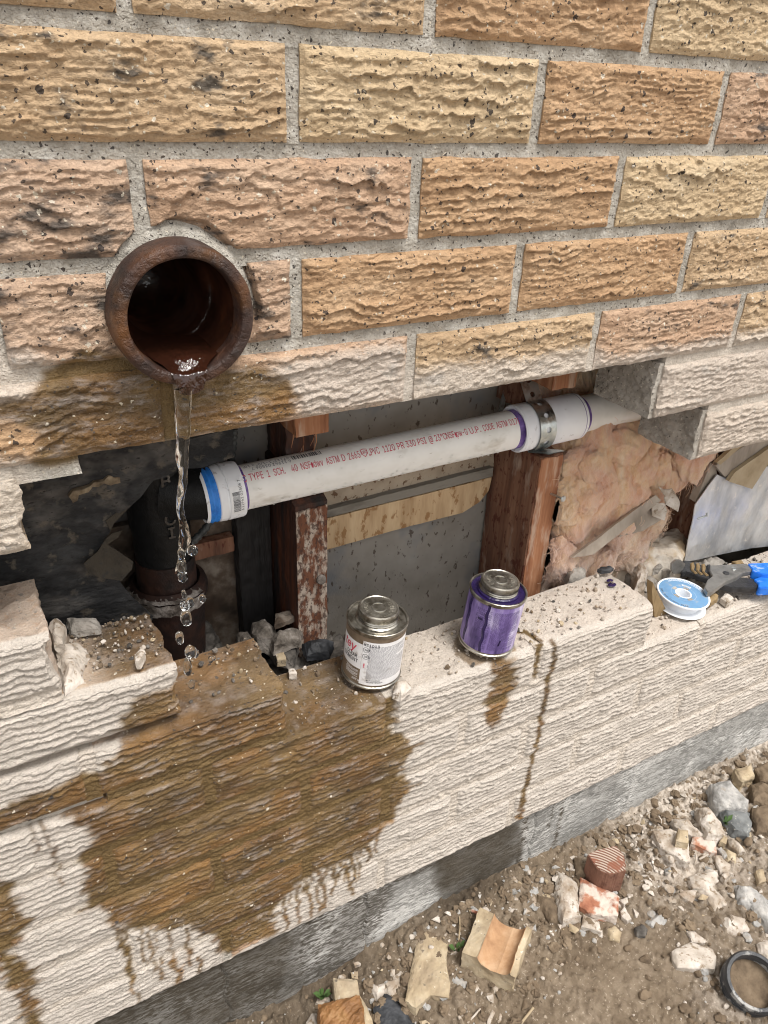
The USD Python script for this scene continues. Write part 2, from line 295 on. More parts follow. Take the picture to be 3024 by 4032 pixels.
def brick_geo(x0, x1, z0, z1, seed, low, pitch, tops=False, lend=False, rend=False, depth=0.0905, broken=0.0):
    def axis(a, b, p): return np.linspace(a, b, max(2, int(round((b - a) / p)) + 1))
    xs, zs, ys = axis(x0, x1, pitch), axis(z0, z1, pitch), axis(0, depth, 0.0028)
    co = lambda a, b: np.array([a, b])
    faces = [(xs, zs, lambda U, V: np.stack([U, 0 * U, V], -1), 1, 'f')]
    tx = axis(x0, x1, 0.0026)
    for flag, sgn, h in ((tops, 1, z1), (False, -1, z0)):
        a, b = (tx, ys) if flag else (xs if pitch < .004 else co(x0, x1), co(0, depth))
        faces.append((a, b, lambda U, V, h=h: np.stack([U, V, h + 0 * U], -1), sgn, 't' if flag else ''))
    for flag, sgn, h in ((lend, -1, x0), (rend, 1, x1)):
        a, b = (ys, axis(z0, z1, 0.0026)) if flag else (co(0, depth), zs if pitch < .004 else co(z0, z1))
        faces.append((a, b, lambda U, V, h=h: np.stack([h + 0 * U, U, V], -1), -sgn, 'e' if flag else ''))
    faces.append((co(x0, x1), co(z0, z1), lambda U, V: np.stack([U, depth + 0 * U, V], -1), -1, ''))
    vv, qq, k = [], [], 0
    for a, b, f, s, kind in faces:
        p, q = gridmesh(a, b, f)
        vv.append(p); qq.append((q if s > 0 else q[:, ::-1]) + k); k += len(p)
    v, q = np.vstack(vv), np.vstack(qq)
    x, y, z = v.T
    r, rel = relief(x, z, seed, low)
    ex, ez = np.minimum(x - x0, x1 - x), np.minimum(z - z0, z1 - z)
    edge = sstep(0, 0.006, np.minimum(ex, ez) + 0.003 * (noise(P3(x * 120, z * 120), seed + 2) - 0.3))
    front = np.clip(1 - y / 0.003, 0, 1)
    dy = -r * (0.35 + 0.65 * edge) * front + 0.0016 * (1 - edge) * front
    # worn arrises and slightly wandering outline
    wob = 0.0011
    ax = wob * 2 * (fbm(P3(z * 70, y * 70, seed * .7 + 1), 3, seed + 31) - 0.5); az = wob * 2 * (fbm(P3(x * 55, y * 70, seed * .7 + 2), 3, seed + 32) - 0.5)
    nx = x + ax * sstep(0.012, 0.0, ex); nz = z + az * sstep(0.012, 0.0, ez)
    ny = y + dy
    # broken or sawn surfaces left by the missing neighbours
    if tops:
        k = sstep(0.010, 0.0, z1 - z)
        nz -= k * (0.0035 * fbm(P3(x * 45, y * 45, seed), 4, seed + 41) + 0.0022 * (fbm(P3(x * 190, y * 190, seed), 3, seed + 42) - 0.4) + broken * sstep(0.55, 0.75, fbm(P3(x * 22, y * 26, seed), 3, seed + 43)) * 0.8)
        nz -= k * 0.006 * sstep(0.008, 0, y) * fbm(P3(x * 60, 0 * x), 3, seed + 44) + k * broken * sstep(0.055, 0.09, y) * fbm(P3(x * 35, y * 35), 3, seed + 45) * 1.2
    for flag, s, xe in ((lend, 1, x0), (rend, -1, x1)):
        if flag:
            k = sstep(0.012, 0.0, np.abs(x - xe))
            nx += s * k * (0.007 * fbm(P3(z * 60, y * 60, seed), 4, seed + 51) + 0.003 * fbm(P3(z * 220, y * 220, seed), 3, seed + 52) - 0.002 + broken * sstep(0.45, 0.75, fbm(P3(z * 26, y * 24, seed), 3, seed + 53)))
    # sunk where the old pipe comes through
    d = np.hypot(x - STUB[0] - 0.006, z - STUB[2] - 0.004); hole = STUB_R + 0.0050 + 0.014 * (fbm(P3(x * 40, z * 40), 3, 77) - 0.5)
    ny = np.where((y < 0.02), ny + 0.008 * sstep(hole + 0.002, hole - 0.001, d), ny)
    bored = np.hypot(x - STUB[0], z - STUB[2]) < 0.0455
    if x0 < STUB[0] < x1 and z0 - .05 < STUB[2] < z1 + .05: q = q[~((bored[q].all(1)) | ((y[q] > depth - 1e-6).all(1) & (np.ptp(z[q], axis=1) > 0.02)))]
    return compact(np.stack([nx, ny, nz], 1), q, np.clip(rel, 0, 1))
def add_block(parent, name, geo, mat, smooth=True, **t):
    v, q, rel = geo
    return obj(name, (v, q), mat, parent, smooth, mask=masks(v[:, 0], v[:, 1], v[:, 2], rel), **t)

WALL = thing('brick_wall', 'tan and orange textured brick wall with a long slot cut out of its middle', 'wall')
JT = 0.0100
X_MIN, X_MAX = -0.63, 1.30
LEFT_END = {5: -0.2125, 6: -0.30, 7: -0.2120, 8: -0.1185, 9: -0.0165}
RIGHT_START = {5: 0.4180, 6: 0.5075, 7: 1.05, 8: 1.05, 9: 1.05, 10: 99}
CUT10 = 0.5075
def row_shift(r): return 0.0 if r % 2 else LB / 2
def present(r, xa, xb):
    xm = (xa + xb) / 2
    if r <= 4 or r >= 11: return True
    if r == 10: return -0.02 < xm < CUT10 or xm < -0.02
    return xm < LEFT_END[r] or xm > RIGHT_START[r]
PICK = {(-1, 0): 'clay_orange', (0, -2): 'clay_tan', (0, -1): 'clay_tan', (0, 0): 'clay_orange', (0, 1): 'clay_yellow', (1, -1): 'clay_tan', (1, 0): 'clay_yellow', (1, 1): 'clay_orange', (1, 2): 'clay_pink',
        (2, -2): 'clay_burnt', (2, -1): 'clay_pink', (2, 0): 'clay_orange', (2, 1): 'clay_yellow', (2, 2): 'clay_tan', (3, -2): 'clay_burnt', (3, -1): 'clay_burnt', (3, 0): 'clay_orange', (3, 1): 'clay_orange', (3, 2): 'clay_tan', (4, -2): 'clay_orange', (4, -1): 'clay_pink', (4, 0): 'clay_tan', (4, 1): 'clay_pink', (4, 2): 'clay_tan'}
KINDS = ['clay_tan', 'clay_orange', 'clay_yellow', 'clay_pink', 'clay_burnt']
bricks, heads = [], []
for r in range(-2, 15):
    z1, z0 = zc(r - 1) - JT / 2, zc(r) + JT / 2
    sh = row_shift(r) + (-0.004 if r == 2 else 0)
    for k in range(-5, 8):
        xa, xb = k * LB + sh + JT / 2, (k + 1) * LB + sh - JT / 2
        if xb < X_MIN or xa > X_MAX: continue
        if not present(r, xa, xb):
            continue
        le = re = False; broken = 0.0
        if r in LEFT_END and xb > LEFT_END[r] - 0.13 and xa < LEFT_END[r]: xb, re, broken = LEFT_END[r], True, 0.010 if r == 5 else 0.004
        if r in RIGHT_START and xa < RIGHT_START[r] + 0.03 and xb > RIGHT_START[r] and r < 7: xa, le = RIGHT_START[r], True
        if r == 10 and xb > CUT10 - 0.05: xb, re = CUT10, True
        top = (r >= 7) and not present(r - 1, (xa + xb) / 2 - 0.03, (xa + xb) / 2 - 0.03 + 1e-6) or (r == 8 and xa < -0.1 and xb > -0.3) or (r == 11 and xb > 0.45) or (r == 10 and xa > -0.03) or (r == 9 and xb > -0.13 and xa < 0) or (r == 7 and xb > -0.25 and xa < -0.2)
        bricks.append((r, k, xa, xb, z0, z1, bool(top), le, re, broken))
seen = lambda x, z: True
for (r, k, xa, xb, z0, z1, top, le, re, broken) in bricks:
    low = r >= 7
    inview = (xb > aty(0, 1100)[0] - 0.12 and xa < 0.95 and r >= -1)
    if r <= 4: inview &= xa < 0.66
    pitch = (0.00098 if r <= 3 else 0.00115 if r <= 4 else 0.00130) if inview else 0.006
    seed = (r + 3) * 31 + (k + 6) * 7
    kind = PICK.get((r, k), KINDS[(seed * 7 + r) % 5])
    add_block(WALL, 'brick', brick_geo(xa, xb, z0, z1, seed, low, pitch, top, le, re, broken=broken), kind)
# mortar: bed joints between two laid courses, head joints inside each course
def mortar_block(x0, x1, z0, z1, seed, front, top=False, pitch=0.0018, ends=(False, False), depth=0.088):
    def axis(a, b, p): return np.linspace(a, b, max(3, int(round((b - a) / p)) + 1))
    xs, zs, ys = axis(x0, x1, pitch), axis(z0, z1, pitch), axis(front, depth, 0.003)
    vv, qq, k = [], [], 0
    fs = [(xs, zs, lambda U, V: np.stack([U, front + 0 * U, V], -1), 1), (xs, ys if top else np.array([front, depth]), lambda U, V: np.stack([U, V, z1 + 0 * U], -1), 1), (xs, np.array([front, depth]), lambda U, V: np.stack([U, V, z0 + 0 * U], -1), -1)]
    for h, s, e in ((x0, 1, ends[0]), (x1, -1, ends[1])): fs.append((ys if e else np.array([front, depth]), zs, lambda U, V, h=h: np.stack([h + 0 * U, U, V], -1), s))
    for a, b, f, s in fs:
        p, q = gridmesh(a, b, f); vv.append(p); qq.append((q if s > 0 else q[:, ::-1]) + k); k += len(p)
    v, q = np.vstack(vv), np.vstack(qq); x, y, z = v.T
    n = fbm(P3(x * 85, z * 85), 4, seed) - 0.5; n2 = fbm(P3(x * 20, z * 20), 2, seed + 1) - 0.5
    fr = np.clip(1 - (y - front) / 0.003, 0, 1)
    ny = y - fr * (0.0034 * n + 0.0022 * n2)
    if z1 < zc(6): ny = ny - fr * 0.75 * relief(x, z, 901, True)[0]
    nz = z - (sstep(0.006, 0, z1 - z) * (0.005 * fbm(P3(x * 60, y * 60), 3, seed + 2)) if top else 0)
    nx = x + sum((sstep(0.006, 0, np.abs(x - h)) * s * 0.006 * fbm(P3(z * 90, y * 70), 3, seed + 3) for h, s, e in ((x0, 1, ends[0]), (x1, -1, ends[1])) if e), 0 * x)
    q = q[~(np.hypot(x - STUB[0], z - STUB[2]) < 0.0455)[q].all(1)]
    return compact(np.stack([nx, ny, nz], 1), q, 0.5 + 0 * x)
parts = [mortar_block(-0.34, -0.168, zc(4) - JT / 2 - 0.006, zc(4) + JT / 2 + 0.001, 4411, 0.003, ends=(False, True))]
rows = {}
for b in bricks: rows.setdefault(b[0], []).append(b)
for r, bs in rows.items():
    fr = 0.0022 if r <= 5 else 0.0017
    bs.sort(key=lambda b: b[2])
    for a, b in zip(bs, bs[1:]):
        if b[2] - a[3] < 0.03: parts.append(mortar_block(a[3] - 0.0022, b[2] + 0.0022, a[4] - 0.001, a[5] + 0.001, r * 13 + b[1], fr, top=a[6] or b[6], pitch=0.0016))
    up = rows.get(r - 1)
    if not up: continue
    # x ranges laid in both courses
    def spans(bs):
        s = []
        for b in sorted(bs, key=lambda b: b[2]):
            if s and b[2] - s[-1][1] < 0.03: s[-1][1] = b[3]
            else: s.append([b[2], b[3]])
        return s
    for a0, a1 in spans(bs):
        for c0, c1 in spans(up):
            x0, x1 = max(a0, c0), min(a1, c1)
            if x1 - x0 < 0.01: continue
            n = max(1, int((x1 - x0) / 0.4))
            if r in (9, 10) and x0 < -0.25:                # open joints, raked out at the left
                xm = -0.125 if r == 9 else -0.20
                parts.append(mortar_block(x0, min(xm, x1), zc(r - 1) - JT / 2 - 0.0022, zc(r - 1) + JT / 2 + 0.0005, r * 17 + 6, 0.014 if r == 9 else 0.008, ends=(False, False))); x0 = min(xm, x1)
                if x1 - x0 < 0.01: continue
            parts.append(mortar_block(x0, x1, zc(r - 1) - JT / 2 - 0.0022, zc(r - 1) + JT / 2 + 0.0022, r * 17 + 5, fr, ends=(x0 > X_MIN + 0.05, x1 < X_MAX - 0.05)))
vs, qs, k = [], [], 0
for v, q, _ in parts: vs.append(v); qs.append(q + k); k += len(v)
V_, Q_ = np.vstack(vs), np.vstack(qs)
for rr in (5, 6):
    m = trimesh.remesh.subdivide_to_size(*(lambda b: (b.vertices, b.faces))(box(RIGHT_START[rr] - 0.003, RIGHT_START[rr] + 0.006, 0.003, 0.089, zc(rr) + JT / 2 - 0.002, zc(rr - 1) - 0.002)), max_edge=0.0028); v = np.array(m[0])
    v[:, 0] -= 0.009 * fbm(v * 45, 4, 60 + rr) - 0.003 + 0.003 * fbm(v * 200, 2, 66) - 0.0015
    obj('mortar_skim', trimesh.Trimesh(v, m[1], process=False), 'skim', WALL, 40)
obj('mortar', (V_, Q_), 'mortar', WALL, True, mask=masks(V_[:, 0], V_[:, 1], V_[:, 2], 0.5 + 0 * V_[:, 0]))

# ------------------------------------------------------------------ plainer materials
def look(name, ramp, scale=20, st=(1, 1, 1), detail=4, rough=0.7, metallic=0.0, bump=0.0015, bscale=200, spec=0.4, spots=None, obj=False, fine=0.0, rrange=None, rot=(0, 0, 0), **kw):
    g = G(); v = g.pos(st, obj, rot); v1 = g.pos((1, 1, 1), obj)
    n = g.noise(v, scale, detail, 0.62)
    c = g.ramp(n, ramp)
    for (sc, lo, hi, col, amt, sst) in (spots or []):
        c = g.mix(g.rng(g.noise(g.pos(sst, obj, rot), sc, 4, 0.6), lo, hi, 0, amt), c, col)
    r = g.rng(g.noise(v1, 60, 3), 0.35, 0.65, *rrange) if rrange else rough
    nb = g.bump(g.noise(v, bscale, 4, 0.6), bump, 0.8)
    if fine: nb = g.bump(g.noise(v1, 900, 2), fine, 0.7, nb)
    return g.done(name, g.bsdf(base_color=c, roughness=r, metallic=float(metallic), specular_ior_level=spec, normal=nb, **kw))
def rp(a, b, c=None): return [(0.32, a), (0.5, b), (0.68, c or b)]
U1 = (1, 1, 1)
look('footing_concrete', rp((0.20, 0.19, 0.175), (0.33, 0.32, 0.30), (0.46, 0.45, 0.43)), 30, (0.6, 1, 2.4), rough=0.9, bump=0.003, bscale=130)
look('tar_paper', rp((0.007, 0.007, 0.0075), (0.014, 0.014, 0.015), (0.034, 0.034, 0.034)), 40, (0.6, 1, 1.4), rough=0.75, bump=0.002, bscale=240, spots=[(14, 0.54, 0.70, (0.12, 0.11, 0.10), 0.85, (1, 1, 1.5)), (60, 0.58, 0.66, (0.12, 0.10, 0.075), 0.6, U1), (240, 0.60, 0.68, (0.006, 0.006, 0.006), 0.9, (0.6, 1, 1.5))])
look('tar_paper_torn', rp((0.015, 0.0125, 0.009), (0.038, 0.031, 0.022)), 60, rough=0.8, spots=[(150, 0.6, 0.68, (0.02, 0.02, 0.02), 0.8, U1)])
look('stud_dark', rp((0.010, 0.006, 0.005), (0.035, 0.012, 0.007), (0.085, 0.026, 0.010)), 60, (1, 1, 0.08), rough=0.6, bump=0.002, bscale=180, spots=[(30, 0.5, 0.62, (0.008, 0.007, 0.007), 0.85, (1, 1, 0.3))])
look('stud_old', rp((0.085, 0.036, 0.021), (0.155, 0.070, 0.040), (0.22, 0.115, 0.070)), 70, (1, 1, 0.07), rough=0.75, bump=0.0018, bscale=160, spots=[(130, 0.56, 0.62, (0.075, 0.016, 0.008), 0.85, (1, 1, 0.5)), (45, 0.58, 0.7, (0.38, 0.30, 0.24), 0.6, (1, 1, 0.3))])
look('stud_face', rp((0.19, 0.070, 0.032), (0.30, 0.130, 0.062), (0.39, 0.195, 0.105)), 110, (1, 1, 0.05), rough=0.75, bump=0.002, bscale=140, spots=[(60, 0.55, 0.66, (0.50, 0.38, 0.29), 0.6, (1, 1, 0.2))])
look('stud_limed', rp((0.075, 0.028, 0.014), (0.13, 0.05, 0.025)), 80, (1, 1, 0.1), rough=0.85, bump=0.002, bscale=160, spots=[(110, 0.47, 0.58, (0.40, 0.34, 0.28), 0.85, (1, 1, 0.4)), (230, 0.52, 0.58, (0.05, 0.025, 0.018), 0.8, (1, 1, 0.6))])
look('burnt_wood', rp((0.004, 0.004, 0.004), (0.010, 0.009, 0.009)), 90, (1, 1, 0.08), rough=0.6, bump=0.002, bscale=170)
look('plaster_board', rp((0.185, 0.165, 0.138), (0.245, 0.222, 0.192), (0.295, 0.272, 0.24)), 9, rough=0.9, bump=0.0008, bscale=260, spots=[(8, 0.5, 0.62, (0.16, 0.168, 0.18), 0.75, U1), (110, 0.60, 0.65, (0.06, 0.04, 0.028), 0.8, (1, 1, 0.55))])
look('stained_board', rp((0.030, 0.020, 0.013), (0.095, 0.068, 0.048), (0.22, 0.185, 0.15)), 28, rough=0.85, bump=0.002, bscale=150, spots=[(12, 0.5, 0.62, (0.05, 0.028, 0.016), 0.85, U1)])
look('plywood', rp((0.36, 0.235, 0.125), (0.47, 0.325, 0.185), (0.55, 0.40, 0.24)), 60, (1, 1, 0.18), rough=0.8, bump=0.001, bscale=240, spots=[(110, 0.56, 0.62, (0.24, 0.115, 0.038), 0.8, (1, 1, 0.5))])
look('beige_board', rp((0.25, 0.195, 0.14), (0.33, 0.265, 0.195), (0.39, 0.32, 0.24)), 25, rough=0.85, spots=[(120, 0.57, 0.62, (0.10, 0.045, 0.018), 0.85, (1, 1, 0.8))])
look('grey_strip', rp((0.12, 0.105, 0.085), (0.20, 0.18, 0.15)), 50, (0.3, 1, 1), rough=0.9)
look('pvc', rp((0.66, 0.645, 0.60), (0.74, 0.725, 0.69), (0.77, 0.755, 0.72)), 22, rough=0.38, bump=0.0002, bscale=200, spots=[(35, 0.60, 0.74, (0.38, 0.33, 0.26), 0.55, (0.5, 1, 1)), (140, 0.66, 0.72, (0.22, 0.16, 0.10), 0.5, (0.3, 1, 1))])
look('pvc_fitting', rp((0.66, 0.67, 0.70), (0.74, 0.75, 0.77), (0.78, 0.79, 0.80)), 14, rough=0.32, bump=0.0002, spots=[(90, 0.63, 0.70, (0.30, 0.26, 0.24), 0.6, U1)])
look('purple_primer', rp((0.07, 0.035, 0.16), (0.14, 0.08, 0.28), (0.26, 0.18, 0.42)), 60, rough=0.4)
look('blue_rubber', rp((0.02, 0.13, 0.45), (0.03, 0.20, 0.62)), 90, rough=0.45)
look('red_ink', rp((0.42, 0.035, 0.065), (0.52, 0.06, 0.10)), 300, rough=0.5, bump=0)
look('black_ink', rp((0.025, 0.025, 0.03), (0.05, 0.05, 0.055)), 300, rough=0.6, bump=0)
look('paper_sticker', rp((0.68, 0.68, 0.68), (0.76, 0.76, 0.76)), 60, rough=0.6, bump=0.0003, spots=[(50, 0.62, 0.7, (0.35, 0.32, 0.28), 0.5, U1)])
look('galvanised', rp((0.33, 0.36, 0.36), (0.50, 0.53, 0.52), (0.62, 0.63, 0.60)), 40, rough=0.38, metallic=1.0, bump=0.0006, bscale=120, rrange=(0.25, 0.5))
look('rusty_iron', rp((0.016, 0.009, 0.007), (0.036, 0.016, 0.010), (0.075, 0.031, 0.014)), 34, rough=0.5, bump=0.004, bscale=120, fine=0.0012, rrange=(0.35, 0.75), spots=[(16, 0.57, 0.7, (0.14, 0.055, 0.012), 0.6, U1), (40, 0.60, 0.74, (0.075, 0.058, 0.054), 0.7, U1)])
look('wet_rust', rp((0.008, 0.0035, 0.002), (0.020, 0.007, 0.004), (0.038, 0.013, 0.006)), 40, rough=0.18, bump=0.004, bscale=45, spec=0.6)
look('black_iron', rp((0.0025, 0.0025, 0.0025), (0.006, 0.006, 0.006)), 50, rough=0.5, spec=0.25, bump=0.002, bscale=90, fine=0.0006)
look('wet_black', rp((0.008, 0.008, 0.009), (0.016, 0.016, 0.018)), 50, rough=0.08, bump=0.001, bscale=120, spec=0.9)
look('rust_red', rp((0.006, 0.0035, 0.003), (0.020, 0.008, 0.005), (0.040, 0.015, 0.008)), 40, rough=0.7, bump=0.002, bscale=120)
look('lime_crust', rp((0.03, 0.022, 0.016), (0.13, 0.11, 0.095), (0.33, 0.30, 0.275)), 55, (1, 1, 1), rough=0.9, bump=0.004, bscale=160)
look('foil', rp((0.34, 0.36, 0.39), (0.56, 0.58, 0.60), (0.74, 0.74, 0.74)), 16, (1, 1, 0.4), detail=6, rough=0.4, metallic=0.8, bump=0.006, bscale=20, rrange=(0.35, 0.6), spots=[(70, 0.62, 0.7, (0.72, 0.70, 0.66), 0.6, U1)])
look('weathered_board', rp((0.20, 0.165, 0.13), (0.29, 0.245, 0.20), (0.35, 0.305, 0.25)), 30, (1, 1, 0.4), rough=0.9, bump=0.0015)
look('brown_board', rp((0.27, 0.205, 0.12), (0.34, 0.265, 0.165), (0.38, 0.305, 0.20)), 30, rough=0.9)
look('tan_card', rp((0.17, 0.115, 0.055), (0.23, 0.16, 0.08)), 60, (3, 1, 0.4), rough=0.9)
look('plaster', rp((0.40, 0.33, 0.25), (0.55, 0.49, 0.41), (0.62, 0.58, 0.52)), 24, rough=0.95, bump=0.003, bscale=90, spots=[(18, 0.52, 0.62, (0.36, 0.25, 0.13), 0.8, U1)])
look('torn_plaster', rp((0.06, 0.045, 0.03), (0.17, 0.13, 0.085), (0.27, 0.22, 0.15)), 70, rough=0.95, bump=0.003, bscale=160)
look('grey_rubble', rp((0.16, 0.145, 0.125), (0.28, 0.255, 0.225), (0.42, 0.39, 0.35)), 40, rough=0.95, bump=0.004, bscale=120, fine=0.001)
look('sooty_rubble', rp((0.06, 0.05, 0.04), (0.15, 0.13, 0.11), (0.30, 0.27, 0.24)), 60, rough=0.95, bump=0.004, bscale=130, fine=0.001)
look('dark_rubble', rp((0.03, 0.027, 0.024), (0.09, 0.08, 0.07), (0.20, 0.18, 0.16)), 45, rough=0.9, bump=0.004, bscale=120)
look('pale_mortar', rp((0.33, 0.285, 0.235), (0.45, 0.40, 0.345), (0.55, 0.50, 0.45)), 40, rough=0.95, bump=0.003, bscale=140, fine=0.001, spots=[(130, 0.56, 0.63, (0.19, 0.14, 0.09), 0.85, U1), (26, 0.47, 0.64, (0.22, 0.16, 0.105), 0.75, U1)])
look('grey_mortar', rp((0.17, 0.165, 0.155), (0.31, 0.30, 0.285), (0.46, 0.44, 0.41)), 45, rough=0.95, bump=0.005, bscale=110, fine=0.001, spots=[(30, 0.55, 0.68, (0.24, 0.185, 0.125), 0.6, U1)])
look('clay_chunk', rp((0.24, 0.18, 0.11), (0.36, 0.285, 0.185), (0.45, 0.375, 0.265)), 30, rough=0.95, bump=0.003, bscale=140, fine=0.001, spots=[(120, 0.64, 0.69, (0.05, 0.045, 0.04), 0.8, U1), (150, 0.66, 0.70, (0.65, 0.6, 0.5), 0.8, U1), (20, 0.50, 0.66, (0.24, 0.185, 0.125), 0.7, U1)])
look('clay_core', rp((0.26, 0.145, 0.075), (0.36, 0.215, 0.115), (0.44, 0.29, 0.175)), 40, rough=0.9, bump=0.001, fine=0.0006)
look('red_brick', rp((0.19, 0.07, 0.04), (0.29, 0.12, 0.07), (0.36, 0.19, 0.12)), 50, rough=0.95, bump=0.003, bscale=120, spots=[(34, 0.46, 0.56, (0.50, 0.44, 0.38), 0.9, U1)])
look('wet_clay', rp((0.13, 0.06, 0.022), (0.21, 0.10, 0.035), (0.27, 0.15, 0.06)), 40, (1, 1, 1), rough=0.6, bump=0.003, bscale=130)
look('slate', rp((0.010, 0.011, 0.013), (0.025, 0.027, 0.031), (0.06, 0.063, 0.07)), 40, rough=0.6, bump=0.002, bscale=140)
look('grey_slate', rp((0.075, 0.08, 0.08), (0.12, 0.125, 0.125), (0.17, 0.175, 0.17)), 40, rough=0.75, bump=0.0015, bscale=160, spots=[(150, 0.62, 0.68, (0.4, 0.38, 0.34), 0.8, U1)])
look('mud', rp((0.085, 0.060, 0.038), (0.145, 0.105, 0.068), (0.20, 0.15, 0.10)), 34, rough=0.95, bump=0.004, bscale=120, fine=0.001)
look('end_grain', rp((0.10, 0.042, 0.026), (0.165, 0.078, 0.050)), 60, rough=0.85, bump=0.002, bscale=200)
look('leaf', rp((0.035, 0.07, 0.015), (0.06, 0.11, 0.03)), 60, rough=0.6)
look('dry_twig', rp((0.20, 0.15, 0.09), (0.30, 0.235, 0.15)), 80, rough=0.9)
look('tin', rp((0.24, 0.225, 0.19), (0.37, 0.35, 0.31), (0.46, 0.44, 0.39)), 60, rough=0.3, metallic=1.0, bump=0.0004, bscale=200, obj=True, rrange=(0.28, 0.5), spots=[(40, 0.54, 0.68, (0.09, 0.075, 0.05), 0.75, U1)])
look('tin_purple', rp((0.008, 0.005, 0.028), (0.018, 0.010, 0.055)), 60, rough=0.25, obj=True)
look('label_brown', rp((0.10, 0.07, 0.045), (0.15, 0.11, 0.075)), 80, rough=0.5, obj=True, bump=0)
look('label_white', rp((0.58, 0.57, 0.57), (0.68, 0.67, 0.67)), 40, rough=0.45, obj=True, bump=0, spots=[(60, 0.60, 0.68, (0.33, 0.29, 0.25), 0.6, U1)])
look('label_purple', rp((0.022, 0.011, 0.070), (0.19, 0.135, 0.34), (0.54, 0.50, 0.64)), 42, (1, 1, 0.30), rough=0.4, obj=True, bump=0)
look('print_purple', rp((0.02, 0.012, 0.06), (0.075, 0.045, 0.15)), 80, rough=0.5, obj=True, bump=0)
look('print_grey', rp((0.10, 0.10, 0.115), (0.17, 0.17, 0.19)), 80, rough=0.5, obj=True, bump=0)
look('white_plastic', rp((0.62, 0.66, 0.72), (0.72, 0.75, 0.79)), 30, rough=0.35, obj=True, bump=0)
look('spool_blue', rp((0.10, 0.21, 0.36), (0.13, 0.26, 0.43)), 40, rough=0.4, obj=True, bump=0, spots=[(70, 0.58, 0.66, (0.33, 0.33, 0.32), 0.5, U1)])
look('tool_steel', rp((0.20, 0.195, 0.185), (0.30, 0.29, 0.275), (0.36, 0.35, 0.33)), 40, rough=0.45, metallic=0.8, bump=0.0005, bscale=220, rrange=(0.35, 0.55))
look('black_steel', rp((0.012, 0.012, 0.013), (0.03, 0.03, 0.032)), 60, rough=0.4)
look('blue_grip', rp((0.01, 0.10, 0.46), (0.02, 0.16, 0.62)), 60, rough=0.35, bump=0.0003, spots=[(70, 0.60, 0.66, (0.45, 0.5, 0.58), 0.5, U1)])
look('black_plastic', rp((0.012, 0.013, 0.015), (0.03, 0.032, 0.036)), 50, rough=0.5, spots=[(60, 0.52, 0.62, (0.36, 0.35, 0.33), 0.75, U1)])
look('cable_black', rp((0.02, 0.021, 0.02), (0.05, 0.052, 0.05)), 60, rough=0.5)
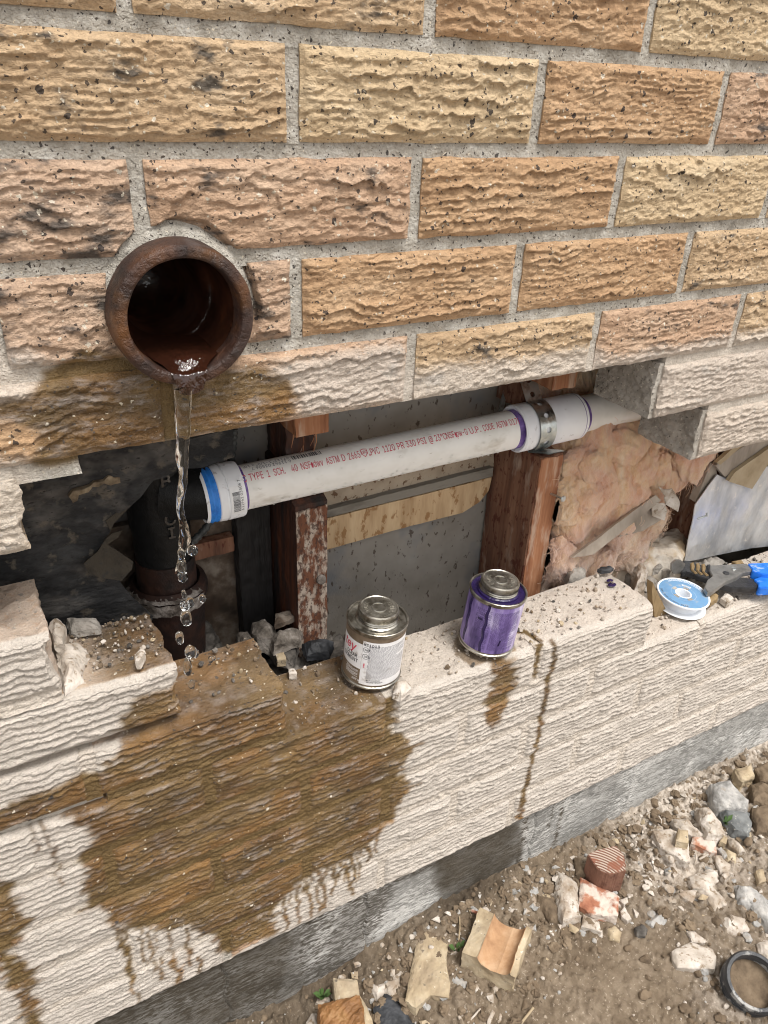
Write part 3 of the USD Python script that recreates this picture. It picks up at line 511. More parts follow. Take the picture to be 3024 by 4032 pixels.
def special():
    g = G(); v = g.pos(); g.done('wet_film', g.bsdf(base_color=g.mix(g.noise(v, 60, 3), (0.008, 0.003, 0.002), (0.030, 0.010, 0.005)), roughness=0.06, specular_ior_level=0.6, normal=g.bump(g.noise(g.pos((1.4, 0.6, 1)), 90, 3), 0.006, 0.8)))
    g = G(); g.done('water', g.bsdf(base_color=(0.97, 0.985, 0.98), roughness=0.0, ior=1.333, transmission_weight=1.0))
    # pink-orange glass wool: soft fibres, light passes a little way in
    g = G(); v = g.pos((1, 1, 0.6)); n = g.noise(v, 14, 5, 0.6, 1.2)
    c = g.ramp(n, [(0.30, (0.55, 0.275, 0.18)), (0.46, (0.71, 0.42, 0.27)), (0.58, (0.76, 0.52, 0.30)), (0.72, (0.78, 0.62, 0.44))])
    c = g.mix(g.rng(g.noise(g.pos(), 9, 3), 0.56, 0.70, 0, 0.35), c, (0.45, 0.33, 0.27))
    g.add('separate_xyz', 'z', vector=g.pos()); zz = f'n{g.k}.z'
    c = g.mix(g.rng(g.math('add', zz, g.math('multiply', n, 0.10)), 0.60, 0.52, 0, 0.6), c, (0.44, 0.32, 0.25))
    nb = g.bump(g.noise(g.pos((1.6, 1, 0.5)), 260, 4, 0.72, 1.6), 0.006, 0.8)
    c = g.mix(0.6, c, g.mix(g.noise(g.pos((1.5, 1, 0.45)), 300, 4, 0.7, 1.5), (0.62, 0.56, 0.54), (1.28, 1.28, 1.28)), 'multiply')
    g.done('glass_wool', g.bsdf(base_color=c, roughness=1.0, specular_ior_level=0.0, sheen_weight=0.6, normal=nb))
    # earth
    g = G(); v = g.pos()
    c = g.ramp(g.noise(v, 9, 5, 0.6), [(0.3, (0.115, 0.085, 0.057)), (0.5, (0.185, 0.143, 0.100)), (0.7, (0.26, 0.207, 0.152))])
    c = g.mix(g.rng(g.noise(v, 70, 4, 0.7), 0.35, 0.7, 0, 0.75), c, (0.085, 0.06, 0.038))
    c = g.mix(g.rng(g.noise(v, 240, 2), 0.62, 0.7, 0, 0.75), c, (0.36, 0.30, 0.235))
    dust, wet, _ = g.stain()
    c = g.mix(g.math('multiply', dust, g.rng(g.noise(v, 60, 4, 0.7), 0.36, 0.6)), c, (0.50, 0.44, 0.375))
    c = g.mix(wet, c, (0.035, 0.026, 0.018))
    nb = g.bump(g.noise(v, 700, 3), 0.001, 0.8, g.bump(g.noise(v, 170, 5, 0.65), 0.004, 0.9))
    g.done('earth', g.bsdf(base_color=c, roughness=0.95, specular_ior_level=0.2, normal=nb))
    # footing: board-marked concrete, limed in streaks, wet and dark at the left
    g = G(); v = g.pos()
    c = g.ramp(g.noise(g.pos((0.5, 1, 1.6)), 40, 4, 0.65), [(0.3, (0.15, 0.145, 0.135)), (0.5, (0.23, 0.225, 0.21)), (0.7, (0.32, 0.31, 0.295))])
    dust, wet, _ = g.stain()
    wetc = g.mix(g.noise(v, 20, 4), (0.026, 0.021, 0.014), (0.075, 0.058, 0.038)); c = g.mix(wet, c, wetc)
    lm = g.noise(g.pos((0.5, 1, 1.9)), 170, 6, 0.8, 0.3)
    c = g.mix(g.math('multiply', dust, g.rng(g.math('add', lm, g.math('multiply', g.noise(v, 14, 3), 0.25)), 0.60, 0.66)), c, (0.60, 0.585, 0.555))
    nb = g.bump(lm, 0.004, 0.8, g.bump(g.noise(v, 500, 3), 0.001, 0.7))
    g.done('footing', g.bsdf(base_color=c, roughness=g.rng(wet, 0, 1, 0.92, 0.55), specular_ior_level=0.3, normal=nb))
    # sawn end of a timber: growth rings
    g = G(); v = g.pos((1, 1, 1), True)
    w = g.add('wave_texture', 'fac', wave_type='rings', rings_direction='z', vector=g.add('mapping', 'vector', vector=v, location=(0.05, 0.03, 0)), scale=70.0, distortion=1.2, detail=2.0)
    c = g.mix(g.rng(w, 0.35, 0.6), (0.135, 0.060, 0.038), (0.36, 0.29, 0.235))
    c = g.mix(g.rng(g.noise(v, 40, 3), 0.52, 0.6, 0, 0.9), c, (0.19, 0.065, 0.035))
    g.done('growth_rings', g.bsdf(base_color=c, roughness=0.9, normal=g.bump(w, 0.001, 0.6)))
special()

# ------------------------------------------------------------------ footing and ground
def footing():
    xs, zs = np.arange(X_MIN, X_MAX + .001, 0.002), np.arange(-0.10, 2 * HB - 0.003, 0.002)
    p, q = gridmesh(xs, zs, lambda U, V: np.stack([U, 0.007 + 0 * U, V], -1))
    x, y, z = p.T
    y = y - 0.0032 * (fbm(P3(x * 40, z * 110), 4, 5) - 0.5) - 0.003 * (fbm(P3(x * 9, z * 9), 2, 6) - 0.5)
    crack = [(-0.012, 0), (0.098, 1)]
    for cx, _ in ((0.0875, 0), (-0.108, 0), (0.372, 0)): y = y + 0.004 * np.exp(-((x - cx - 0.003 * np.sin(z * 90)) / 0.0013) ** 2)
    a = [(-60, 2050), (850, 1905), (935, 1860), (935, 1900), (850, 1960), (760, 1990)]
    def sm(polys, b, w, s): return sample(area(polys, b, w, s), x, z)
    wet = sm([[(-100, 2500), (-100, 2090), (390, 2095), (590, 2010), (650, 1998), (640, 2080), (620, 2200), (540, 2400)]], 0.006, 0.018, 12)
    wet = np.maximum(wet, sm([[(940, 1870), (1000, 1840), (1120, 1775), (1135, 1790), (1130, 1850), (1060, 1930), (960, 1960), (945, 1920)], [(840, 1925), (850, 1890), (985, 1838), (1000, 1850), (945, 1885)], [(420, 2100), (590, 2025), (780, 1938), (985, 1842), (985, 1856), (780, 1960), (590, 2050), (420, 2125)]], 0.005, 0.022, 13))
    wet = np.maximum(wet, sm([pix(streak(*s)) for s in ((1146, 1768, 1890, 14), (1228, 1728, 1850, 9), (1205, 1736, 1790, 5), (802, 1925, 2060, 7), (655, 2000, 2120, 9), (690, 1985, 2100, 8), (720, 1970, 2100, 7), (745, 1960, 2080, 9), (770, 1950, 2070, 7))], 0.001, 0.005, 14))
    wet = np.maximum(wet, 0.80 * sm([[(570, 2040), (790, 1935), (860, 1900), (850, 1960), (800, 2080), (560, 2240)]], 0.006, 0.006, 15))
    lime = 1 - 0.75 * sm([[(-100, 2500), (-100, 2090), (400, 2090), (600, 2005), (665, 1995), (670, 2140), (560, 2350)]], 0.015, 0.012, 16)
    lime = np.clip(lime * (1 - 0.85 * sm([[(940, 1860), (1130, 1770), (1140, 1850), (1060, 1960), (950, 1960)]], 0.004, 0.006, 17)), 0, 1)
    lime *= 0.45 + 0.5 * sstep(0.40, 0.60, fbm(P3(x * 16, z * 24), 3, 19))
    F = thing('concrete_footing', 'rough grey concrete footing under the brick wall, wet and black at the left', 'foundation')
    obj('footing_face', (np.stack([x, y, z], 1), q), 'footing', F, True, mask=np.stack([lime, wet * 0.95, 0 * x], 1))
    obj('footing_body', box(X_MIN, X_MAX, 0.012, 0.24, -0.12, 2 * HB - 0.006), 'footing_concrete', F)
footing()
def ground_z(x, y):
    near = np.exp(-(np.clip(-y, 0, 9) / 0.10) ** 1.5)
    z = 0.026 * np.exp(-((x - 0.25) / 0.14) ** 2) * near + 0.012 * np.exp(-((x - 0.62) / 0.2) ** 2) * near + 0.010 * np.exp(-((x - 0.80) / 0.2) ** 2)
    z = z - 0.022 * np.exp(-((x + 0.02) / 0.1) ** 2)
    flat = np.exp(-(((x - 0.38) / 0.13) ** 2 + ((y + 0.20) / 0.07) ** 2))
    a = 1 - 0.75 * flat
    z = z + a * (0.016 * (fbm(P3(x * 16, y * 16), 3, 61) - 0.5) + 0.032 * np.clip(fbm(P3(x * 45, y * 45), 3, 62) - 0.46, 0, 1) + 0.011 * (fbm(P3(x * 120, y * 120), 3, 63) - 0.5) + 0.006 * sstep(0.58, 0.75, noise(P3(x * 170, y * 170), 64)))
    return z
def ground():
    def ax(a, b, p):
        core = np.arange(a, b + p / 2, p); g = [p]
        while sum(g) < 60: g.append(g[-1] * 1.28)
        o = np.cumsum(g); return np.concatenate([a - o[::-1], core, b + o])
    xs, ys = ax(-0.22, 1.16, 0.0024), ax(-0.42, 0.03, 0.0024)
    p, q = gridmesh(xs, ys, lambda U, V: np.stack([U, V, 0 * U], -1)); x, y, _ = p.T
    z = ground_z(x, y)
    X, Y = x, y
    dust = 0.9 * np.exp(-((x - 0.66) / 0.13) ** 2 - ((y + 0.02) / 0.045) ** 2) + 0.85 * np.exp(-((x - 0.60) / 0.10) ** 2 - ((y + 0.10) / 0.05) ** 2) + 0.6 * np.exp(-((x - 0.50) / 0.05) ** 2 - ((y + 0.275) / 0.04) ** 2) + 0.5 * sstep(0.75, 0.95, x)
    dust = np.clip(dust + 0.35 * sstep(0.42, 0.75, x), 0, 1); wet = 0.8 * np.exp(-((x - 0.245) / 0.09) ** 2 - ((y - 0.0) / 0.02) ** 2) + 0.45 * (1 - sstep(0.05, 0.16, x))
    obj('ground', (np.stack([x, y, z], 1), q), 'earth', None, True, mask=np.stack([dust, np.clip(wet, 0, 1), 0 * x], 1), kind='structure')
ground()

# ------------------------------------------------------------------ inside the wall
WB = 0.228                                  # face of the inner wall board
def rough_box(x0, x1, y0, y1, z0, z1, size, amp, f, seed):
    m = trimesh.remesh.subdivide_to_size(*[box(x0, x1, y0, y1, z0, z1).vertices, box(x0, x1, y0, y1, z0, z1).faces], max_edge=size)
    v = np.array(m[0]); v = v + amp * 2 * (np.stack([fbm(v * f, 3, seed), fbm(v * f + 7, 3, seed + 1), fbm(v * f + 13, 3, seed + 2)], 1) - 0.5)
    return trimesh.Trimesh(v, m[1], process=False)
t = thing('inner_wall_board', 'grey plaster wall board closing the back of the cavity', 'wall board')
obj('board', box(X_MIN, X_MAX, WB, WB + 0.014, 0.10, zc(-2.2)), 'plaster_board', t)
obj('top_plate', box(X_MIN, X_MAX, 0.0925, WB - 0.001, zc(-2.1), zc(-2.1) + 0.035), 'stud_old', t)
obj('end_plate', box(X_MIN, X_MIN + 0.035, 0.0925, WB - 0.001, 0.14, zc(-2.1) - 0.002), 'stud_old', t)
obj('end_plate', box(X_MAX - 0.035, X_MAX, 0.0925, WB - 0.001, 0.14, zc(-2.1) - 0.002), 'stud_old', t)
obj('sill_plate', box(X_MIN + 0.04, X_MAX - 0.04, 0.0925, WB - 0.002, 0.135, 0.18), 'stud_old', t)
obj('sheathing', box(X_MIN + 0.036, X_MAX - 0.036, 0.112, 0.124, zc(3.9), zc(-2.1) - 0.002), 'weathered_board', t)
obj('sheathing', box(X_MIN + 0.036, X_MAX - 0.036, 0.112, 0.124, 0.181, 0.36), 'weathered_board', t)
# stained strip of board left of the broken stud
t = obj('stained_board', rough_box(-0.135, 0.012, WB - 0.012, WB - 0.003, 0.30, 0.63, 0.01, 0.0015, 60, 3), 'stained_board', None, 30, label='brown and white stained board behind the rusty drain hub', cat='board')
obj('stained_batten', rough_box(-0.10, 0.0, WB - 0.028, WB - 0.015, 0.575, 0.595, 0.008, 0.0012, 60, 4), 'stud_old', None, 30, label='short brown batten crossing the stained board under the blue rubber seal', cat='batten')
# studs
ztop = aty(662, 1085, .135)[2]
t = thing('wall_stud', 'dark water-stained stud cut off under the white pipe, its front limed', 'stud')
def cut_stud(x0, x1, y0, y1, z0, z1, seed, tilt=0.0, amp=0.0012):
    m = rough_box(x0, x1, y0, y1, z0, z1, 0.006, amp, 70, seed); v = np.array(m.vertices)
    k = sstep(z1 - 0.03, z1, v[:, 2]); v[:, 2] += k * (tilt * (v[:, 1] - y0) + 0.006 * (fbm(P3(v[:, 0] * 120, v[:, 1] * 90), 3, seed + 3) - 0.5)); m.vertices = v; return m
obj('post', cut_stud(0.051, 0.089, 0.1365, 0.224, 0.28, ztop - 0.004, 21, 0.35), 'stud_dark', t, 40)
obj('limed_face', cut_stud(0.0515, 0.0885, 0.1345, 0.1366, 0.40, ztop - 0.010, 22), 'stud_limed', t, 40)
def nail(base, tip, r=0.0017, head=0.0045):
    base, tip = np.asarray(base, float), np.asarray(tip, float); d = (tip - base) / np.linalg.norm(tip - base)
    return tube([base, tip], r, 8), tube([tip, tip + d * 0.0018], [head, head * 0.85], 12)
n1, n2 = nail(aty(690, 1250, .136), aty(694, 1252, .128), 0.0025, 0.006)
b = obj('nail', n1, 'galvanised', t, True); obj('nail_head', n2, 'lime_crust', b, 30)
obj('charred_post', rough_box(0.0035, 0.0435, 0.196, 0.2245, 0.28, ztop + 0.01, 0.006, 0.0015, 80, 25), 'burnt_wood', None, 40, label='black charred post left of the limed stud', cat='stud')
zup = aty(662, 940, .135)[2]
t = thing('wall_stud', 'upper stub of the cut stud above the pipe, with torn splinters hanging', 'stud')
obj('stub_end', cut_stud(0.052, 0.0895, 0.134, 0.215, zup + 0.0, zup + 0.07, 31, amp=0.0018), 'stud_face', t, 40)
obj('split_core', rough_box(0.054, 0.086, 0.165, 0.222, zup - 0.05, zup + 0.002, 0.006, 0.0022, 90, 33), 'stud_dark', t, 40)
rs = rng(4)
for k in range(14):
    x, y = rs.uniform(0.053, 0.087), rs.uniform(0.145, 0.165); l = rs.uniform(0.012, 0.042)
    obj('splinter', tube([(x, y, zup + 0.006), (x + rs.normal(0, .0015), y + 0.002, zup - l * 0.5), (x + rs.normal(0, .003), y + 0.004, zup - l)], [0.0009, 0.0006, 0.0002], 5), 'stud_limed' if k % 2 else 'stud_face', t, True)
pz = 0.686
t = thing('wall_stud', 'reddish pine stud right of the purple-stained can, speckled with brown splashes', 'stud')
obj('post', cut_stud(0.3815, 0.4185, 0.1275, 0.224, 0.28, pz - 0.034, 41, 0.0), 'stud_old', t, 40)
obj('front_face', cut_stud(0.3835, 0.4183, 0.1258, 0.1276, 0.36, pz - 0.036, 42), 'stud_face', t, 40)
n1, n2 = nail(aty(1190, 1068, .126) + [0, 0, 0.001], aty(1216, 1077, .108)); b = obj('nail', n1, 'galvanised', t, True); obj('nail_head', n2, 'galvanised', b, 30)
t = thing('wall_stud', 'upper stub of pine stud above the purple-ringed coupling', 'stud')
zr = aty(1210, 838, .13)[2]
obj('stub_end', cut_stud(0.383, 0.42, 0.127, 0.215, zr, zr + 0.08, 51, amp=0.0016), 'stud_face', t, 40)
obj('split_side', rough_box(0.375, 0.392, 0.17, 0.222, zr - 0.04, zr + 0.02, 0.007, 0.002, 80, 53), 'stud_old', t, 40)
t = thing('wall_stud', 'dusty brown stud between the pink insulation and the metal sheet', 'stud')
obj('post', rough_box(0.722, 0.760, 0.135, 0.224, 0.28, 0.80, 0.012, 0.0012, 60, 61), 'stud_old', t, 40)
# boards on the back of the middle bay
def slab_y(px, y, th, seed=0, amp=0.0008, size=0.006):
    pts = np.array([aty(u, v, y)[[0, 2]] for u, v in px]); m = trimesh.creation.extrude_polygon(Polygon(pts).buffer(0), th, engine='earcut')
    v, f = trimesh.remesh.subdivide_to_size(m.vertices, m.faces, max_edge=size)
    v = np.stack([v[:, 0], y + v[:, 2], v[:, 1]], 1); f = f[:, ::-1]
    v = v + amp * 2 * (np.stack([fbm(v * 60, 3, seed), fbm(v * 45 + 7, 3, seed + 1), fbm(v * 60 + 13, 3, seed + 2)], 1) - 0.5)
    return trimesh.Trimesh(v, f, process=False)
obj('plywood_strip', slab_y([(690, 1124), (880, 1077), (1062, 1031), (1056, 1060), (1036, 1085), (1000, 1107), (850, 1146), (690, 1192)], 0.212, 0.014, 1), 'plywood', None, 40, label='pale yellow plywood strip nailed across the bay behind the white pipe', cat='plywood strip')
obj('grey_lath', slab_y([(690, 1106), (1066, 1010), (1064, 1029), (690, 1122)], 0.208, 0.018, 2), 'grey_strip', None, 40, label='thin grey lath lying along the top of the plywood strip', cat='lath')
obj('beige_board', slab_y([(690, 1060), (1066, 960), (1067, 1008), (690, 1104)], 0.217, 0.009, 3), 'beige_board', None, 40, label='beige splashed board just under the white pipe', cat='board')
# torn building paper
TP = [(-420, 860), (385, 930), (383, 955), (377, 1012), (352, 1024), (328, 1033), (300, 1064), (276, 1092), (248, 1108), (228, 1124), (238, 1146), (226, 1164), (212, 1190), (240, 1198), (262, 1205), (252, 1235), (262, 1262), (285, 1290), (330, 1330), (300, 1460), (-420, 1480)]
def paper():
    m = slab_y(TP, 0.120, 0.002, 5, 0.0, 0.0035); v = np.array(m.vertices); x, z = v[:, 0], v[:, 2]
    v[:, 1] += 0.012 * (fbm(P3(x * 14, z * 18), 3, 8) - 0.5) + 0.007 * (fbm(P3(x * 50, z * 80), 3, 9) - 0.5) + 0.0022 * (fbm(P3(x * 160, z * 260), 2, 10) - 0.5)
    v[:, 1] -= 0.006 * sstep(0.62, 0.70, z) * sstep(-0.2, -0.1, x)
    m.vertices = v; return m
t = thing('building_paper', 'torn black tarred building paper at the left of the slot', 'building paper')
obj('sheet', paper(), 'tar_paper', t, True)
def flap(px, y, seed, mat, curl=0.012):
    m = slab_y(px, y, 0.0012, seed, 0.0, 0.005); v = np.array(m.vertices); c = v.mean(0)
    v[:, 1] -= curl * (np.linalg.norm((v - c)[:, [0, 2]], axis=1) / 0.03) ** 2 * 0.5 * np.sign(fbm(P3(v[:, 0] * 30, v[:, 2] * 30), 2, seed) - 0.3)
    m.vertices = v; return m
obj('torn_flap', flap([(212, 1190), (226, 1164), (240, 1150), (262, 1142), (255, 1158), (232, 1176), (248, 1186), (287, 1212), (284, 1228), (262, 1252), (226, 1248), (190, 1236), (180, 1215)], 0.112, 6, 'tar_paper_torn', 0.006), 'tar_paper_torn', t, True)
obj('torn_flap', flap([(228, 1124), (262, 1100), (298, 1064), (305, 1060), (290, 1085), (268, 1108), (246, 1130), (238, 1146)], 0.116, 7, 'tar_paper_torn', 0.004), 'tar_paper_torn', t, True)
obj('loose_paper', flap([(382, 955), (500, 925), (505, 985), (440, 1010), (376, 1012), (376, 985)], 0.165, 9, 'tar_paper', 0.004), 'tar_paper', t, True)
obj('mortar_smear', slab_y([(150, 1074), (158, 1088), (168, 1082), (172, 1070), (192, 1062), (201, 1050), (214, 1052), (228, 1046), (240, 1052), (262, 1046), (260, 1034), (246, 1036), (236, 1030), (226, 1040), (206, 1040), (196, 1048), (176, 1058), (158, 1064)], 0.1125, 0.005, 12, 0.0025, 0.0025), 'torn_plaster', t, 40)

# cast iron drain
t = thing('drain_stack', 'black cast iron drain with raised letters, standing in a rusty hub', 'drain pipe')
dc = np.array([-0.083, 0.186]); zb = pz - 0.002; cd_ = math.atan2(EYE[1] - dc[1], EYE[0] - dc[0])
tubev = lambda r0, r1, z0, z1, n=40: tube([(dc[0], dc[1], z0), (dc[0], dc[1], z1)], [r0, r1], n)
obj('stack', tube([(dc[0], dc[1], z) for z in (0.60, 0.64, 0.645, 0.74, 0.745, 1.0)], [0.030, 0.0305, 0.032, 0.032, 0.030, 0.030], 48), 'black_iron', t, 40)
obj('rusty_spigot', tube([(dc[0], dc[1], z) for z in (0.50, 0.56, 0.601)], [0.0325, 0.0325, 0.0318], 48), 'rust_red', t, 40)
hub = lathe([(0.0335, 0.52), (0.0335, 0.5625), (0.036, 0.566), (0.0415, 0.563), (0.0435, 0.556), (0.0425, 0.547), (0.0385, 0.540), (0.0365, 0.50), (0.034, 0.46), (0.030, 0.44), (0.030, 0.52), (0.0335, 0.52)], 56)
obj('hub', place(hub, t=(dc[0], dc[1], 0.005)), 'rust_red', t, 40)
th = np.linspace(cd_ - 1.5, cd_ + 0.9, 90); p, q = gridmesh(th, np.linspace(0, 1, 12), lambda U, V: (lambda r, z: np.stack([dc[0] + r * np.cos(U), dc[1] + r * np.sin(U), z], -1))(0.0445 + 0.004 * fbm(P3(U * 6, V * 4), 3, 5) * (1 - V) + 0.001, 0.5655 - 0.016 * V + 0.005 * (fbm(P3(U * 9, V * 5), 3, 6) - 0.5)))
obj('lime_crust', (p, q[:, ::-1]), 'lime_crust', t, True)
p, q = gridmesh(th, np.linspace(0, 1, 8), lambda U, V: (lambda r, z: np.stack([dc[0] + r * np.cos(U), dc[1] + r * np.sin(U), z], -1))(0.036 + 0.0105 * V, 0.5700 - 0.004 * V + 0.005 * (fbm(P3(U * 14, V * 5), 3, 7) - 0.5)))
obj('lime_crust', (p, q), 'lime_crust', t, True)
obj('branch', tube([(dc[0], dc[1], zb), (-0.052, 0.165, zb - 0.004), (-0.028, 0.1575, zb - 0.005)], [0.029, 0.028, 0.0275], 40), 'black_iron', t, 40)
obj('branch_collar', tube([(-0.072, 0.178, zb - 0.001), (-0.055, 0.167, zb - 0.003)], [0.034, 0.030], 40), 'black_iron', t, 40)
def emboss(text, h, ang0, z0, R, depth=0.0014, vertical=True):
    m = meshkit.text_mesh(text, h, 0.001, True); v, f = trimesh.remesh.subdivide_to_size(m.vertices, m.faces, max_edge=0.002)
    v = np.array(v)
    if vertical: a, zz = -v[:, 1], -v[:, 0]                 # reading downwards
    else: a, zz = v[:, 0], v[:, 1]
    r = R - 0.0006 + v[:, 2] / 0.001 * depth
    th = ang0 + a / R
    return trimesh.Trimesh(np.stack([r * np.cos(th), r * np.sin(th), z0 + zz], 1), f, process=False)
cd = math.atan2(EYE[1] - dc[1], EYE[0] - dc[0])
for k, (txt, zz) in enumerate((('A', 0.722), ('B', 0.706), ('&', 0.690), ('I', 0.672), ('C', 0.662), ('I', 0.646))):
    m = meshkit.text_mesh(txt, 0.0125, 0.001, True); m.apply_translation((-m.bounds[:, 0].mean(), 0, 0)); v, f = trimesh.remesh.subdivide_to_size(m.vertices, m.faces, max_edge=0.002)
    th = cd + 0.30 - (-v[:, 0]) / 0.032; r = 0.0316 + v[:, 2] * 2.8
    obj('raised_letter', trimesh.Trimesh(np.stack([dc[0] + r * np.cos(th), dc[1] + r * np.sin(th), zz + v[:, 1] - 0.006], 1), f, process=False), 'wet_black', t, 30)
# cable
c1 = [aty(506, 920, .19), aty(503, 960, .19), aty(498, 1010, .195), aty(486, 1060, .20), aty(466, 1110, .20), aty(438, 1150, .195), aty(405, 1180, .19), aty(385, 1215, .19)]
cs = np.array(c1); tt = np.linspace(0, len(cs) - 1, 90); cp = np.stack([np.interp(tt, np.arange(len(cs)), cs[:, k]) for k in range(3)], 1)
cp = np.stack([gaussian_filter(cp[:, k], 4, mode='nearest') for k in range(3)], 1)
obj('cable', tube(cp, 0.0042 + 0.0005 * np.sign(np.sin(np.arange(90) * 1.8)), 10), 'cable_black', None, True, label='dark ribbed cable passing behind the white collar of the pipe', cat='cable')

# ------------------------------------------------------------------ the white pipe
PA, PB = aty(455, 1068, .158), aty(1307, 884, .145)
AX = (PB - PA) / np.linalg.norm(PB - PA); ROD = 0.02415
def near_axis(u, v):
    d = ray(u, v); w = EYE - PA - toward * ROD; b = d @ AX; a = d @ d
    s = (a * (AX @ w) - b * (d @ w)) / (a - b * b); return s
def pipe_uv(u):                                            # distance along the pipe at a place of the photograph
    v = 1068 + (u - 455) * (884 - 1068) / (1307 - 455.0); return near_axis(u, v)
mid = PA + AX * 0.25; toward = EYE - mid; toward -= AX * (toward @ AX); toward /= np.linalg.norm(toward); UPP = np.cross(AX, toward); UPP = UPP if UPP[2] > 0 else -UPP
def on_pipe(s, ang, r): s, ang, r = np.broadcast_arrays(s, ang, r); return PA + s[:, None] * AX + (r * np.cos(ang))[:, None] * toward + (r * np.sin(ang))[:, None] * UPP
def ring_pipe(prof, n=64):
    """surface of revolution about the pipe; prof = (s, r)"""
    th = np.linspace(0, 2 * PI, n, endpoint=False); v, f = [], []
    for s, r in prof: v.append(on_pipe(np.full(n, s), th, np.full(n, r)))
    v = np.vstack(v)
    for i in range(len(prof) - 1):
        for j in range(n):
            k = (j + 1) % n; f += [[i * n + j, (i + 1) * n + k, i * n + k], [i * n + j, (i + 1) * n + j, (i + 1) * n + k]]
    return trimesh.Trimesh(v, np.array(f), process=False)
def print_on(m, s0, ang0, r, sx=1.0, flip=False):
    v, f = trimesh.remesh.subdivide_to_size(m.vertices, m.faces, max_edge=0.0025); v = np.array(v)
    x, y = v[:, 0] * sx, v[:, 1]
    if flip: x, y = -x, -y
    rr = r + 0.00008 + 0.00012 * (v[:, 2] > 1e-5)
    return trimesh.Trimesh(on_pipe(s0 + x, ang0 + y / r, rr), f, process=False)
PV = thing('drain_pipe', 'white plastic pipe with red printing running level through the slot', 'pipe')
sL, sR, sEnd = pipe_uv(521), pipe_uv(1130), pipe_uv(1307) + 0.16
obj('pipe', ring_pipe([(s, ROD) for s in np.linspace(sL - 0.02, sEnd, 40)]), 'pvc', PV, True)
s0 = pipe_uv(470)
c = obj('adapter', ring_pipe([(s0 + .002, 0.020), (s0, 0.0285), (s0 + .001, 0.0297), (s0 + 0.008, 0.0303), (s0 + 0.0085, 0.0293), (s0 + 0.010, 0.0293), (s0 + 0.0105, 0.0303), (sL + .001, 0.0300), (sL + 0.003, 0.0293), (sL + 0.0032, 0.0243)]), 'pvc_fitting', PV, 30)
obj('rubber_seal', ring_pipe([(s0 - 0.010, 0.024), (s0 - 0.0105, 0.0285), (s0 - 0.007, 0.0298), (s0 - 0.005, 0.0288), (s0 - 0.002, 0.0297), (s0 + 0.0005, 0.0286), (s0 + 0.001, 0.022)]), 'blue_rubber', PV, 40)
obj('torn_lip', ring_pipe([(s0 - 0.0125, 0.0255), (s0 - 0.0135, 0.0277), (s0 - 0.0105, 0.0290), (s0 - 0.0095, 0.0262)]), 'pvc_fitting', PV, 30)
def patch_pipe(sa, sb, a0, a1, r, n=24):
    p, q = gridmesh(np.linspace(sa, sb, 6), np.linspace(a0, a1, n), lambda U, V: on_pipe(U.ravel(), V.ravel(), np.full(U.size, r)).reshape(U.shape + (3,))); return p, q[:, ::-1]
st = obj('bar_code_sticker', patch_pipe(s0 + 0.0112, sL - 0.0005, -0.95, 0.10, 0.0305), 'paper_sticker', c, True)
rs = rng(8); bars = []; a = -0.85
while a < -0.12:
    w = rs.choice([0.010, 0.016, 0.026]); bars.append(mt(trimesh.Trimesh(*(lambda p, q: (p, tris(q)))(*patch_pipe(s0 + 0.0130, s0 + 0.0205, a, a + w, 0.03065, 3)), process=False))); a += w + rs.choice([0.010, 0.018])
obj('bars', cat_(bars), 'black_ink', st)
def tx(text, h, bold=False): return meshkit.text_mesh(text, h, 0.0002, bold)
m = tx('6 11942 03506 7', 0.003); v = m.vertices.copy(); L = v[:, 0].max()
mv, mf = trimesh.remesh.subdivide_to_size(m.vertices, m.faces, max_edge=0.0025); obj('digits', trimesh.Trimesh(on_pipe(sL - 0.0012 - mv[:, 1] * 0.9, -0.85 + mv[:, 0] / 0.0306, 0.03062 + mv[:, 2] * 0.4), mf, process=False), 'black_ink', st)
m = tx('PVC', 0.0062); v, f = trimesh.remesh.subdivide_to_size(m.vertices, m.faces, max_edge=0.003); obj('moulded_letters', trimesh.Trimesh(on_pipe(s0 + 0.0115 + v[:, 0], 0.22 + v[:, 1] / 0.0303, 0.03035 + v[:, 2]), f, process=False), 'pvc_fitting', c, 30)
obj('primer_ring', ring_pipe([(sL - 0.002, ROD + 0.00015), (sL + 0.0050, ROD + 0.00025), (sL + 0.0068, ROD + 0.00005)]), 'purple_primer', PV, True)
# printing
pr = []
TANG = 0.30
words = [('PVC', 512, 537, 0), ('TYPE', 543, 573, 0), ('1', 582, 587, 0), ('SCH.', 596, 620, 0), ('40', 634, 647, 0), ('NSF', 655, 676, 0), ('\u25cf', 676.5, 681, 1), ('dwv', 682, 702, 0), ('ASTM', 709, 737, 0), ('D', 743, 750, 0), ('2665', 757, 782, 0), ('PVC', 805, 824, 0), ('1120', 832, 857, 0), ('PR', 863, 877, 0), ('330', 882, 902, 0), ('PSI', 907, 925, 0), ('@', 931, 939, 0), ('23\u00b0C', 944, 968, 0), ('NSF', 968.5, 986, 0), ('\u25cf', 987, 990, 1), ('pw-G', 990.5, 1014, 0), ('U.P.', 1019, 1042, 0), ('CODE', 1048, 1071, 0), ('ASTM', 1077, 1100, 0), ('D1785-21a', 1105, 1156, 0)]
for txt, u0, u1, b in words:
    m = tx(txt, 0.0062 if b else 0.0080, bool(b)); m.vertices[:, 0] -= m.vertices[:, 0].min(); a, b_ = pipe_uv(u0), pipe_uv(u1)
    pr.append(print_on(m, a, TANG - 0.10, ROD, (b_ - a) / m.vertices[:, 0].max()))
obj('red_lettering', cat_(pr), 'red_ink', PV)
